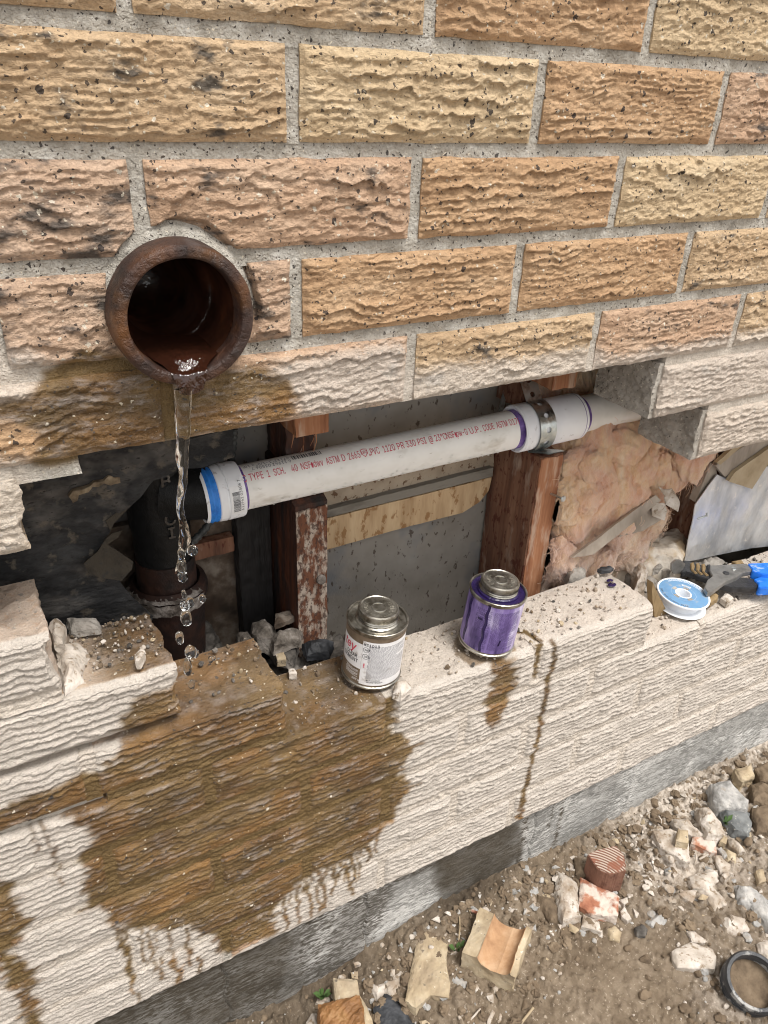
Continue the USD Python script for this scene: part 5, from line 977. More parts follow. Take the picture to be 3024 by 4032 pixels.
# brick lying face up at the bottom edge: plain top, lipped orange face
t = thing('brick_fragment', 'broken brick at the bottom edge with lipped orange face and plain tan top', 'brick fragment')
obj('plain_side', lump(QA((305, 905), (525, 930), (545, 1060), (600, 1160), (720, 1430), (560, 1430), (545, 1090), (320, 1120)), .024, .04, 901, amp=.0014), 'clay_chunk', t, 35)
def lipped():
    m = lump(QA((165, 1160), (320, 1122), (545, 1080), (580, 1200), (600, 1450), (190, 1450)), .026, .04, 902, amp=.001, size=.0018); v = np.array(m.vertices)
    r, _ = relief(v[:, 0] * 0.7 + 0.7 * v[:, 1], 0.9 * v[:, 1] - 0.4 * v[:, 0], 55, False); v[:, 2] += 1.2 * r * sstep(0.015, 0.024, v[:, 2]); m.vertices = v; return m
obj('lipped_face', lipped(), 'wet_clay', t, True)
# brick with a half-round groove
def grooved():
    o = np.array([atz(u, v, 0.052) for u, v in QB((235, 620), (590, 500), (910, 720), (640, 930))])
    A = atz(*QB((160, 740))[0], .035); B = atz(*QB((600, 960))[0], .035); C = atz(*QB((560, 480))[0], .040)
    ex = (B - A); ex[2] = 0; L = np.linalg.norm(ex); ex /= L; ey = np.array([-ex[1], ex[0], 0]); W = abs((C - B) @ ey); W = max(W, 0.07)
    b = manifold3d.Manifold.cube((L * 1.12, W, 0.062)).translate((0, 0, -0.020))
    cyl = manifold3d.Manifold.cylinder(W * 1.4, 0.023, 0.023, 64).rotate((-90, 0, 0)).translate((L * 0.66, -W * 0.2, 0.046))
    r = mt((b - cyl)); v, f = trimesh.remesh.subdivide_to_size(r.vertices, r.faces, max_edge=0.003); v = np.array(v)
    g = np.hypot(v[:, 0] - L * 0.66, v[:, 2] - 0.046) < 0.0236
    dn = 2 * (np.stack([fbm(v * 40, 3, 1), fbm(v * 40 + 5, 3, 2), fbm(v * 40 + 9, 3, 3)], 1) - 0.5)
    v = v + dn * np.where(g, 0.0005, 0.0042)[:, None]
    v[:, 2] -= 0.22 * np.clip(v[:, 0] - L * 0.75, 0, 1) + 0.18 * np.clip(0.05 - v[:, 0], 0, 1) * 1.2
    w = A + [0, 0, -0.035 + 0.012] + v[:, :1] * ex + v[:, 1:2] * ey + v[:, 2:] * np.array([0, 0, 1.0])
    fg = g[f].all(1); return (w, f[~fg]), (w, f[fg])
a, b = grooved(); t = thing('brick_fragment', 'thick broken brick with a smooth orange half-round groove', 'brick fragment')
obj('broken_body', a, 'clay_chunk', t, 35); obj('groove', b, 'clay_core', t, 35)
# sawn timber offcut
def offcut():
    px = QC((1215, 390), (1300, 350), (1480, 310), (1560, 400), (1575, 540), (1480, 570), (1400, 572), (1330, 540), (1260, 460))
    c = np.mean([atz(u, v, .058) for u, v in px], 0); pts = [atz(u, v, .058)[:2] - c[:2] for u, v in px]; pg = Polygon(pts).buffer(0)
    s = mt(trimesh.creation.extrude_polygon(pg, 0.062, engine='earcut')); s.apply_translation((0, 0, -0.062)); top = mt(trimesh.creation.extrude_polygon(pg.buffer(-0.001), 0.0012, engine='earcut'))
    v, f = trimesh.remesh.subdivide_to_size(s.vertices, s.faces, max_edge=0.003); v = np.array(v); v[:, :2] += 0.0012 * (np.stack([fbm(P3(v[:, 0] * 300, v[:, 1] * 300, v[:, 2] * 12), 2, 1), fbm(P3(v[:, 0] * 300, v[:, 1] * 300, v[:, 2] * 12 + 3), 2, 2)], 1) - 0.5) * 2
    return c, trimesh.Trimesh(v, f, process=False), top
c, s, top = offcut(); t = thing('timber_offcut', 'red-brown sawn timber offcut standing on end with pale growth rings', 'timber offcut', c)
obj('split_sides', s, 'end_grain', t, 30); obj('sawn_end', top, 'growth_rings', t)
# black plastic ring full of earth
rc = atz(*QD((1450, 1180))[0], 0.018)
def ringm():
    m = lathe([(0.0300, -0.012), (0.0335, -0.012), (0.0370, -0.008), (0.0375, 0.004), (0.0360, 0.008), (0.0368, 0.011), (0.0372, 0.020), (0.0350, 0.0235), (0.0312, 0.0235), (0.0300, 0.020), (0.0300, -0.012)], 64)
    return m
cr = rc
tilt = trimesh.transformations.euler_matrix(0.22, -0.25, 0)[:3, :3]
t = thing('plastic_ring', 'black plastic pipe ring on the earth at the lower right', 'plastic ring', cr + [0.004, 0, -0.004], rot=tilt)
obj('collar', ringm(), 'black_plastic', t, 35)
d_ = trimesh.creation.cylinder(0.0302, 0.006, sections=40); v, f = trimesh.remesh.subdivide_to_size(d_.vertices, d_.faces, max_edge=0.003); v = np.array(v); v[:, 2] += 0.006 * (fbm(v * 70, 3, 4) - 0.5) * (v[:, 2] > 0); obj('earth_fill', trimesh.Trimesh(v, f, process=False), 'mud', t, 40)
# litter too small to pick apart
def gravel():
    rs = rng(77); ms = []
    base = trimesh.creation.icosphere(1, 1.0)
    for k in range(2600):
        x, y = rs.uniform(-0.12, 1.15), rs.uniform(-0.40, 0.0); r = 0.0011 + 0.0034 * rs.random() ** 3 * (1.0 + (x > 0.35))
        if (((x - 0.38) / 0.12) ** 2 + ((y + 0.2) / 0.06) ** 2) < 1 and rs.random() < 0.7: continue
        v = base.vertices * (0.75 + 0.5 * rs.random(3)) * (1 + 0.35 * (rs.random((len(base.vertices), 1)) - 0.5)) * r
        a = rs.uniform(0, 6.3); v = v @ np.array([[math.cos(a), -math.sin(a), 0], [math.sin(a), math.cos(a), 0], [0, 0, 0.75]])
        ms.append((v, x, y, rs.random()))
    P = np.array([[m[1], m[2]] for m in ms]); Z = ground_z(P[:, 0], P[:, 1])
    out = {'pale_mortar': [], 'mud': [], 'grey_mortar': []}
    for (v, x, y, c), z in zip(ms, Z): out['pale_mortar' if c < 0.20 else 'grey_mortar' if c < 0.32 else 'mud'].append(trimesh.Trimesh(v + [x, y, z + 0.0006], base.faces, process=False))
    t = thing('gravel', 'crumbs of mortar and earth scattered over the ground', 'gravel', kind='stuff')
    for k, l in out.items(): obj('crumbs', cat_(l), k, t, False)
gravel()
def clods():
    rs = rng(123); out = []; base = trimesh.creation.icosphere(2, 1.0)
    for k in range(330):
        x = rs.uniform(0.02, 1.05); y = -abs(rs.normal(0, 0.06)) - 0.012 if k % 3 else rs.uniform(-0.36, -0.02)
        if ((x - 0.39) / 0.13) ** 2 + ((y + 0.20) / 0.08) ** 2 < 1: continue
        r = rs.uniform(0.003, 0.009); v = base.vertices * (1 + 1.5 * (fbm(base.vertices * 2.3 + k * 3.1, 3, 7) - 0.5))[:, None] * (0.7 + 0.6 * rs.random(3)) * r; v[:, 2] *= 0.7
        out.append(trimesh.Trimesh(v + [x, y, float(ground_z(np.array([x]), np.array([y]))[0]) + 0.001], base.faces, process=False))
    obj('earth_clods', cat_(out), 'mud', None, 18, label='brown clods of earth lying thick along the footing', cat='earth clods', kind='stuff')
clods()
def rubble():
    rs = rng(222); out = {'pale_mortar': [], 'grey_mortar': [], 'clay_chunk': [], 'mud': []}
    for k in range(900):
        x, y = (rs.normal(0.72, 0.17), -abs(rs.normal(0, 0.11)) - 0.012) if k % 2 else (rs.uniform(0.0, 0.62), -abs(rs.normal(0.0, 0.055)) - 0.01 - 0.25 * max(0, rs.random() - 0.75))
        if ((x - 0.39) / 0.13) ** 2 + ((y + 0.20) / 0.07) ** 2 < 1 or x > 1.15: continue
        r = 0.0025 + 0.0075 * rs.random() ** 2.2; n = 9; P = rs.normal(size=(n, 3)); P /= np.linalg.norm(P, axis=1)[:, None]; P *= np.array([1, 0.75, 0.5]) * r * rs.uniform(0.8, 1.15, (n, 1)); a = rs.uniform(0, 6.3); P[:, :2] = P[:, :2] @ np.array([[math.cos(a), -math.sin(a)], [math.sin(a), math.cos(a)]])
        m = mt(manifold3d.Manifold.hull_points(P)); m.vertices = m.vertices + [x, y, float(ground_z(np.array([x]), np.array([y]))[0]) + r * 0.15]
        c = rs.random(); out['pale_mortar' if c < 0.38 + 0.2 * (x > .5) else 'grey_mortar' if c < 0.68 else 'clay_chunk' if c < 0.76 else 'mud'].append(m)
    t = thing('rubble_chips', 'angular chips of mortar and brick strewn between the bigger stones', 'rubble', kind='stuff')
    for k, l in out.items(): obj('chip', cat_(l), k, t)
rubble()
def crumbs():
    rs = rng(321); out = {'pale_mortar': [], 'mud': [], 'dark_rubble': [], 'clay_chunk': []}; base = trimesh.creation.icosphere(1, 1.0)
    for x0, x1, y0, y1, z, n, w in ((-0.20, -0.125, 0.02, 0.088, z8 - 0.005, 260, 0.55), (-0.11, -0.02, 0.02, 0.088, z9 - 0.005, 60, 0.7), (-0.01, 0.10, 0.01, 0.088, z10 - 0.005, 110, 0.7), (0.10, 0.50, 0.006, 0.088, z10 - 0.005, 420, 0.8), (0.52, 0.95, 0.01, 0.088, z11 - 0.005, 420, 0.9)):
        for k in range(n):
            r = (0.0007 + 0.0030 * rs.random() ** 3) * w; v = base.vertices * (0.6 + 0.8 * rs.random(3)) * r * (1 + 0.5 * (rs.random((len(base.vertices), 1)) - 0.5))
            c = rs.random(); out['pale_mortar' if c < (0.30 if x1 < 0.11 else 0.70) else 'mud' if c < (0.70 if x1 < 0.11 else 0.78) else 'dark_rubble' if c < 0.9 else 'clay_chunk'].append(trimesh.Trimesh(v + [rs.uniform(x0, x1), rs.uniform(y0, y1), z + rs.uniform(-0.001, 0.002)], base.faces, process=False))
    t = thing('ledge_crumbs', 'crumbs of mortar and brick strewn over the ledge tops', 'crumbs', kind='stuff')
    for k, l in out.items(): obj('crumb', cat_(l), k, t, False)
def twig(px, h, r, mat, lab, cat, name): obj(name, tube([atz(u, v, hh) for (u, v), hh in zip(px, h)], r, 6), mat, None, True, label=lab, cat=cat)
twig(QB((140, 380), (145, 470), (135, 600)), (.03, .032, .022), .0012, 'dry_twig', 'thin dry stem arching behind the grooved brick', 'twig', 'twig')
twig(QB((215, 1370), (280, 1300), (335, 1235)), (.012, .013, .014), .0013, 'pale_mortar', 'white straw lying on the slate strip', 'straw', 'straw')
twig(QB((710, 1379), (780, 1290), (830, 1225)), (.010, .012, .014), .0018, 'dry_twig', 'brown stick at the bottom edge below the grooved brick', 'stick', 'twig')
twig(QE((870, 1240), (880, 1190), (870, 1140)), (.03, .034, .036), .0016, 'pale_mortar', 'short upright white stub beside the flat pale slab', 'twig', 'twig')
twig(QE((910, 1200), (960, 1170), (1010, 1140)), (.028, .030, .034), .0016, 'pale_mortar', 'white twig slanting beside the red brick piece', 'twig', 'twig')
twig(QB((250, 320), (320, 350), (400, 390)), (.030, .028, .022), .0022, 'red_brick', 'red splinter lying behind the grooved brick', 'splinter', 'splinter')
twig(QD((700, 510), (740, 570), (770, 610)), (.008, .010, .008), .0009, 'dry_twig', 'thin root in the bare earth', 'root', 'twig')
def weed(u, v, h, n, lab, seed):
    rs = rng(seed); c = atz(u, v, h); t = thing('weed', lab, 'weed')
    for k in range(n):
        a = rs.uniform(0, 6.28); l = rs.uniform(0.006, 0.014); tip = c + [math.cos(a) * l, math.sin(a) * l * 0.6, rs.uniform(0.006, 0.014)]; side = np.array([-math.sin(a), math.cos(a), 0]) * l * 0.28; mid_ = (c * 0.4 + tip * 0.6)
        V = np.array([c, mid_ + side + [0, 0, .001], tip, mid_ - side + [0, 0, .001]]); obj('leaf', trimesh.Trimesh(np.vstack([V, V - [0, 0, .0004]]), [[0, 1, 2], [0, 2, 3], [4, 6, 5], [4, 7, 6]], process=False), 'leaf', t)
weed(*QA((210, 1090))[0], 0.0, 16, 'green seedling behind the lipped orange brick', 5)
weed(*QB((110, 690))[0], 0.015, 9, 'small green seedling left of the grooved brick', 6)
weed(*QE((1200, 800))[0], 0.03, 7, 'grass-like seedling beside the dark boulder', 7)

# rubble on the ledges and in the slot
QF = lambda *p: pxs((384, 1152), 3.024, *p)
QG = lambda *p: pxs((1220, 932.6), 3.78, *p)
QH = lambda *p: pxs((164.6, 1042.4), 3.024, *p)
z8, z9, z10, z11 = zc(7), zc(8), zc(9), zc(10)
def bed(x0, x1, y0, y1, z, seed, mat, lab, amp=0.02):
    xs, ys = np.arange(x0, x1, 0.0022), np.arange(y0, y1, 0.0022)
    p, q = gridmesh(xs, ys, lambda U, V: np.stack([U, V, z + amp * (fbm(P3(U * 40, V * 40), 4, seed) - 0.5) + 0.3 * amp * sstep(0.5, 0.7, noise(P3(U * 130, V * 130), seed + 1))], -1))
    obj('rubble', (p, q), mat, None, True, label=lab, cat='rubble', kind='stuff')
bed(0.10, 0.40, 0.088, 0.232, z11 - 0.10, 5, 'dark_rubble', 'dark crumbs at the bottom of the slot behind the cans')
bed(-0.03, 0.115, 0.088, 0.150, z11 + 0.040, 6, 'dark_rubble', 'sooty rubble at the foot of the limed stud')
bed(0.40, 0.78, 0.088, 0.232, z11 - 0.004, 7, 'grey_rubble', 'dusty rubble filling the slot behind the tape spool')
bed(-0.45, -0.03, 0.088, 0.232, z9 - 0.075, 8, 'dark_rubble', 'black dirt round the drain hub')
crumbs()
LG = [
 ('mortar_lump', QF((480, 560), (560, 530), (640, 570), (620, 640), (520, 650), (480, 610)), z10 + .022, .03, 'sooty_rubble', 'grey crumbling mortar lump left in the heap at the limed stud', .005),
 ('mortar_lump', QF((640, 520), (740, 490), (760, 540), (640, 600)), z10 + .026, .008, 'stained_board', 'brown flake leaning on the foot of the limed stud', .002),
 ('mortar_lump', QF((380, 640), (460, 610), (500, 660), (510, 715), (400, 710)), z10 + .014, .02, 'sooty_rubble', 'pale lump leftmost in the heap behind the stepped bricks', .004),
 ('mortar_lump', QF((620, 640), (740, 590), (815, 600), (790, 660), (640, 700)), z10 + .020, .02, 'sooty_rubble', 'grey folded crust in front of the limed stud', .005),
 ('mortar_lump', QF((580, 690), (700, 690), (780, 700), (740, 780), (640, 770)), z10 + .004, .02, 'dark_rubble', 'dark wet lump behind the dark wet ledge', .005),
 ('mortar_lump', QF((820, 700), (920, 680), (1010, 690), (990, 750), (850, 760)), z10 + .002, .016, 'slate', 'black charred bits beside the first can', .004),
 ('mortar_lump', QF((640, 780), (690, 770), (700, 815), (650, 820)), z10 + .002, .012, 'clay_chunk', 'orange brick crumb at the corner of the second stepped brick', .002),
 ('mortar_lump', QF((720, 880), (760, 875), (780, 910), (730, 915)), z10 + .004, .010, 'pale_mortar', 'white crumb on the wet ledge left of the first can', .002),
 ('mortar_lump', [(100, 1342), (122, 1330), (136, 1345), (132, 1375), (112, 1380)], z8 + .018, .02, 'pale_mortar', 'pale mortar lump behind the dry stepped brick at left', .004),
 ('mortar_lump', [(118, 1382), (160, 1372), (182, 1395), (175, 1440), (140, 1462), (120, 1430)], z8 + .008, .014, 'pale_mortar', 'crumbled pale mortar beside the dry stepped brick', .006),
 ('mortar_lump', [(290, 1412), (305, 1396), (313, 1405), (300, 1425), (292, 1424)], z8 + .008, .010, 'pale_mortar', 'cream chip on top of the half-wet stepped brick', .0015),
 ('mortar_lump', [(140, 1330), (206, 1325), (210, 1345), (150, 1350)], z8 + .006, .012, 'grey_rubble', 'grey crumbs along the back of the half-wet stepped brick', .004),
 ('mortar_lump', [(855, 1468), (885, 1462), (890, 1480), (868, 1495), (850, 1490)], z10 + .010, .012, 'pale_mortar', 'cream mortar knob at the right foot of the first can', .003),
 ('mortar_lump', QG((580, 1020), (640, 1010), (690, 1080), (680, 1150), (610, 1190), (570, 1090)), z11 + .034, .04, 'pale_mortar', 'pale upright lump behind the tape spool', .006),
 ('mortar_lump', QG((740, 1040), (800, 1010), (830, 1060), (780, 1090), (740, 1090)), z11 + .026, .03, 'grey_rubble', 'round grey lump behind the spool, upper one', .004),
 ('mortar_lump', QG((800, 1080), (860, 1070), (880, 1110), (830, 1140), (780, 1110)), z11 + .018, .03, 'grey_rubble', 'round brownish lump behind the spool next to the steel scraper', .004),
 ('mortar_lump', QG((460, 1100), (540, 1060), (580, 1100), (590, 1180), (500, 1170)), z11 + .012, .03, 'grey_rubble', 'shaggy grey lump behind the sawn ledge brick', .006),
 ('mortar_lump', QG((620, 1160), (700, 1160), (760, 1190), (720, 1230), (640, 1200)), z11 + .010, .02, 'grey_rubble', 'low crumbly lump between spool and sawn ledge brick', .005),
 ('plaster_lump', QG((400, 1000), (640, 850), (860, 760), (1040, 700), (1000, 900), (960, 1010), (760, 1010), (560, 1010)), z11 + .040, .045, 'plaster', 'big stained white plaster lump in front of the insulation', .008),
 ('mortar_lump', QG((215, 1040), (260, 1000), (330, 1040), (340, 1090), (250, 1100)), z11 + .030, .03, 'pale_mortar', 'small squarish chip left of the black disc', .002),
 ('black_disc', QG((270, 1115), (300, 1095), (370, 1088), (400, 1105), (370, 1125), (300, 1130)), z11 + .075, .006, 'slate', 'shiny black disc lying behind the sawn ledge brick', .0006),
 ('mortar_lump', QG((10, 1090), (90, 1070), (180, 1090), (170, 1140), (40, 1170)), z10 + .004, .02, 'grey_rubble', 'brown crumbs behind the ledge at the right of the purple can', .004),
 ('mortar_lump', QG((1100, 1330), (1240, 1310), (1260, 1330), (1200, 1380), (1130, 1370)), z11 + .012, .012, 'tan_card', 'brown wood chip right of the tape spool', .002),
 ('mortar_lump', QG((1270, 1350), (1330, 1300), (1390, 1350), (1330, 1390)), z11 + .006, .010, 'pale_mortar', 'flat pale flake right of the tape spool', .002),
 ('mortar_lump', QG((1370, 1050), (1440, 1040), (1470, 1070), (1400, 1080)), z11 + .016, .014, 'tan_card', 'brown wood chip behind the blue handles', .002),
]
for k, (nm, px, h, th, mat, lab, amp) in enumerate(LG): obj(nm, lump(px, h, th, 700 + 13 * k, amp=amp), mat, None, 35, label=lab, cat=nm.replace('_', ' '))
def plank(px, zz, th, lab, mat, name='board_scrap'):
    p = np.array([EYE + ray(u, v) * s for (u, v), s in zip(px, zz)])
    n = np.cross(p[1] - p[0], p[2] - p[0]); n /= np.linalg.norm(n); n = n if n[1] < 0 else -n
    m = manifold3d.Manifold.hull_points(np.vstack([p, p - n * th])); r = mt(m); v, f = trimesh.remesh.subdivide_to_size(r.vertices, r.faces, max_edge=0.006); v = np.array(v) + 0.0012 * 2 * (np.stack([fbm(v * 60, 3, 1), fbm(v * 60 + 5, 3, 2), fbm(v * 60 + 9, 3, 3)], 1) - 0.5)
    obj(name, trimesh.Trimesh(v, f, process=False), mat, None, 35, label=lab, cat='board scrap')
def dep(u, v, y): return (aty(u, v, y) - EYE) @ FWD
def pl(pts): return pxs((1220, 932.6), 3.78, *[(a, b) for a, b, _ in pts]), [dep(*pxs((1220, 932.6), 3.78, (a, b))[0], y) for a, b, y in pts]
plank(*pl([(60, 1030, .098), (740, 515, .104), (785, 560, .100), (430, 850, .095), (240, 1000, .094)]), 0.006, 'long dusty grey-brown board scrap slanting across the insulation', 'weathered_board')
plank(*pl([(440, 860, .104), (560, 700, .108), (800, 590, .108), (830, 690, .103), (640, 810, .100)]), 0.006, 'second dusty board scrap lapped under the long one', 'weathered_board')
def crumple(px, y, seed, lab):
    m = slab_y(px, y, 0.0012, seed, 0.0, 0.004); v = np.array(m.vertices); v[:, 1] += 0.022 * (np.abs(2 * fbm(P3(v[:, 0] * 26, v[:, 2] * 26), 2, seed) - 1) - 0.3); m.vertices = v
    obj('crumpled_paper', m, 'pale_mortar', None, 30, label=lab, cat='paper scrap')
crumple(QG((770, 450), (800, 465), (850, 450), (900, 520), (930, 620), (900, 640), (800, 580), (790, 510)), .102, 3, 'curled dusty paper scrap standing behind the plaster lump')
crumple(QG((730, 590), (790, 570), (830, 640), (790, 710), (720, 690)), .099, 4, 'pale crumpled paper at the end of the slanting boards')
obj('wood_splinter', slab_y(QG((718, 1230), (790, 1380), (840, 1490), (790, 1540), (735, 1510), (720, 1400), (712, 1300)), 0.040, 0.010, 31, 0.0008, 0.004), 'tan_card', None, 35, label='brown wood splinter stuck in the joint left of the tape spool', cat='wood splinter')
obj('bent_nail', tube([aty(*QG((1085, 712))[0], .10), aty(*QG((1130, 695))[0], .097), aty(*QG((1160, 685))[0], .095), aty(*QG((1160, 668))[0], .094)], 0.0016, 8), 'galvanised', None, True, label='bent nail poking out at the left edge of the metal sheet', cat='nail')
obj('scraper_blade', slab_y(QG((875, 1080), (910, 1050), (950, 1050), (985, 1080), (950, 1160), (890, 1160), (872, 1130)), 0.085, 0.003, 32, 0.0003, 0.006), 'tool_steel', None, 35, label='flat grey steel tab left of the jaws of the pliers', cat='steel tab')

# ------------------------------------------------------------------ cans
def can(loc, tilt_deg, purple, label, name):
    R, Hc = 0.0333, 0.0765
    cdir = math.atan2(EYE[1] - loc[1], EYE[0] - loc[0])
    tr = trimesh.transformations.rotation_matrix(math.radians(tilt_deg), np.cross([0, 0, 1], RGT))[:3, :3]
    t = thing(name, label, 'can', loc, rot=tr)
    metal = 'tin'
    obj('body', lathe([(0.0001, 0.002), (R - 0.002, 0.002), (R - 0.0005, 0), (R + 0.0008, 0.0008), (R + 0.0008, 0.0026), (R - 0.0004, 0.0036), (R - 0.0004, Hc - 0.0036), (R + 0.0009, Hc - 0.0028), (R + 0.0009, Hc - 0.0004), (R + 0.0002, Hc), (R - 0.0012, Hc - 0.0002), (R - 0.0016, Hc - 0.0030)], 96), metal, t, 30)
    obj('lid', lathe([(R - 0.0010, Hc - 0.0012), (R - 0.0017, Hc - 0.0030), (0.0250, Hc - 0.0034), (0.0243, Hc - 0.0012), (0.0230, Hc - 0.0004), (0.0222, Hc)], 96), 'tin_purple' if purple else metal, t, 30)
    cap = [(0.0218, Hc - 0.002), (0.0226, Hc), (0.0226, Hc + 0.0012), (0.0218, Hc + 0.0022), (0.0225, Hc + 0.0034), (0.0218, Hc + 0.0046), (0.0224, Hc + 0.0058), (0.0224, Hc + 0.0110), (0.0218, Hc + 0.0124), (0.0204, Hc + 0.0129), (0.0195, Hc + 0.0122), (0.0088, Hc + 0.0122), (0.0084, Hc + 0.0130), (0.0074, Hc + 0.0130), (0.0070, Hc + 0.0122), (0.0001, Hc + 0.0122)]
    cp_ = obj('cap', lathe(cap, 96), metal, t, 30)
    for k in range(72):
        pass
    kn = [place(box(-0.00035, 0.00035, -0.00025, 0.00025, 0, 0.0036), trimesh.transformations.rotation_matrix(a, (0, 0, 1))[:3, :3], (0.02245 * math.cos(a), 0.02245 * math.sin(a), Hc + 0.0062)) for a in np.linspace(0, 2 * PI, 96, endpoint=False)]
    obj('knurling', cat_(kn), metal, cp_)
    let = []
    for txt, a0, inw in (('PUSH DOWN', 2.65, 1), ('& TURN', -0.55, 1)):
        m = meshkit.text_mesh(txt, 0.0042, 0.0006, True); L = m.vertices[:, 0].max(); v = m.vertices; r = 0.0122 + v[:, 1]; th = cdir + PI / 2 * 0 + a0 - v[:, 0] / 0.0145
        let.append(trimesh.Trimesh(np.stack([r * np.cos(th), r * np.sin(th), Hc + 0.0121 + v[:, 2]], 1), m.faces, process=False))
    for l_ in let: obj('raised_letters', l_, metal, cp_)
    def wrap(x0, x1, z0, z1, r, n=40):
        p, q = gridmesh(np.linspace(x0, x1, n), np.array([z0, z1]), lambda U, V: np.stack([r * np.cos(cdir + U), r * np.sin(cdir + U), V], -1)); return trimesh.Trimesh(p, tris(q), process=False)
    def wtext(txt, h, a, z, r, bold=False, sx=1.0, dz=0.00006, slant=0.0):
        m = meshkit.text_mesh(txt, h, 0.0001, bold); v, f = trimesh.remesh.subdivide_to_size(m.vertices, m.faces, max_edge=0.002); v = np.array(v); th = cdir + a + (v[:, 0] * sx + slant * v[:, 1]) / r
        rr = r + dz + v[:, 2] * 0.5; return trimesh.Trimesh(np.stack([rr * np.cos(th), rr * np.sin(th), z + v[:, 1]], 1), f, process=False)
    r0 = R - 0.00025
    rs = rng(int(1000 * loc[0]))
    def small(x0, x1, z0, z1, pitch, r):
        out, z = [], z1
        while z > z0:
            x = x0 + (0.0 if rs.random() < 0.8 else 0.03)
            end = x1 - (0 if rs.random() < 0.75 else rs.uniform(0.1, 0.5))
            while x < end:
                w = rs.uniform(0.02, 0.085); out.append(wrap(x, min(x + w, end), z, z + pitch * 0.52, r, 3)); x += w + rs.uniform(0.012, 0.02)
            z -= pitch
        return cat_(out)
    if not purple:
        lb = obj('label', wrap(-2.2, 2.3, 0.0055, Hc - 0.0055, r0, 120), 'label_brown', t, True)
        obj('white_panel', wrap(-0.42, 1.35, 0.0062, 0.0655, r0 + 0.00008, 60), 'label_white', lb, True)
        obj('white_panel', wrap(-1.45, -0.425, 0.0260, 0.0600, r0 + 0.00008, 60), 'label_white', lb, True)
        obj('small_print', small(-0.20, 1.22, 0.0145, 0.0600, 0.00118, r0 + 0.00013), 'print_grey', lb)
        obj('small_print', small(-1.05, -0.50, 0.0135, 0.0235, 0.0011, r0 + 0.00005), 'label_white', lb)
        obj('red_logo', wtext('tey', 0.0105, -1.30, 0.0470, r0, True, 0.95, slant=0.2), 'red_ink', lb)
        for w_ in (wtext('CLEAR', 0.0044, -1.08, 0.0395, r0 + 0.0001, True, 0.85), wtext('CEMENT', 0.0048, -1.25, 0.0330, r0 + 0.0001, True, 0.85), wtext('#31013', 0.0034, -0.40, 0.0595, r0 + 0.0001, True), wtext('NSF', 0.0024, -0.345, 0.0530, r0 + 0.0001, True), wtext('UPC', 0.0024, -0.345, 0.0440, r0 + 0.0001, True), wtext('\u26a0 WARNING:', 0.0018, -0.19, 0.0125, r0 + 0.0001, True), wtext('ADVERTENCIA:', 0.0018, -0.17, 0.0098, r0 + 0.0001, True)): obj('black_lettering', w_, 'black_ink', lb)
        def ring_(a, z, ro, ri):
            th = np.linspace(0, 2 * PI, 33); p, q = gridmesh(th, np.array([ri, ro]), lambda U, V: np.stack([(r0 + 0.00018) * np.cos(cdir + a + V * np.cos(U) / r0), (r0 + 0.00018) * np.sin(cdir + a + V * np.cos(U) / r0), z + V * np.sin(U)], -1)); return trimesh.Trimesh(p, tris(q), process=False)
        obj('seal_marks', cat_([ring_(-0.29, 0.0542, 0.0036, 0.0031), ring_(-0.29, 0.0452, 0.0036, 0.0031)]), 'black_ink', lb)
        obj('red_lettering', cat_([wtext('!', 0.0055, -0.36, 0.0300, r0 + 0.0001, True, 1.4)]), 'red_ink', lb)
        obj('white_lettering', wtext('237 mL', 0.0026, -0.72, 0.0085, r0, True), 'label_white', lb)
    else:
        lb = obj('label', wrap(-2.2, 2.3, 0.0055, Hc - 0.0055, r0, 120), 'label_purple', t, True)
        obj('small_print', small(-0.62, -0.06, 0.0100, 0.0640, 0.00118, r0 + 0.00010), 'print_purple', lb)
        obj('small_print', small(0.02, 1.05, 0.0100, 0.0640, 0.00118, r0 + 0.00010), 'print_purple', lb)
        runs = []
        for a, z1, z0, w in ((-0.22, Hc - 0.004, 0.006, 0.055), (0.42, 0.026, 0.018, 0.035), (-1.0, Hc - 0.006, 0.008, 0.08), (-0.45, 0.052, 0.049, 0.10)):
            zz = np.linspace(z1, z0, 24); p, q = gridmesh(zz, np.linspace(-1, 1, 6), lambda U, V: (lambda ww, r: np.stack([r * np.cos(cdir + a + 0.02 * np.sin(U * 300) + V * ww), r * np.sin(cdir + a + 0.02 * np.sin(U * 300) + V * ww), U], -1))(w * (0.6 + 0.6 * noise(P3(U * 160, 0 * U), 5)), r0 + 0.0002 + 0.0004 * (1 - V ** 2)))
            runs.append(trimesh.Trimesh(p, tris(q[:, ::-1]), process=False))
        obj('primer_runs', cat_(runs), 'tin_purple', lb, True)
c1p = atz(801, 1447, z10 + 0.001); c2p = atz(1050, 1382, z10 + 0.001)
can(c1p, 4.0, False, 'grey-labelled tin of clear cement on the wet end of the ledge', 'cement_can')
can(c2p, 5.0, True, 'tin stained with purple primer on the dry ledge before the pine stud', 'primer_can')
# spilt primer
for k, (u, v, r, lab) in enumerate(((1317, 1254, .0035, 'upper small purple primer spot on the sawn ledge brick'), (1322, 1263, .0045, 'lower small purple primer spot on the sawn ledge brick'))):
    m = trimesh.creation.icosphere(2, 1.0); m.vertices = m.vertices * [r * 1.5, r, 0.0008] ; m.apply_translation(atz(u, v, z10 - 0.0035)); obj('primer_spot', m, 'tin_purple', None, True, label=lab, cat='primer spot')

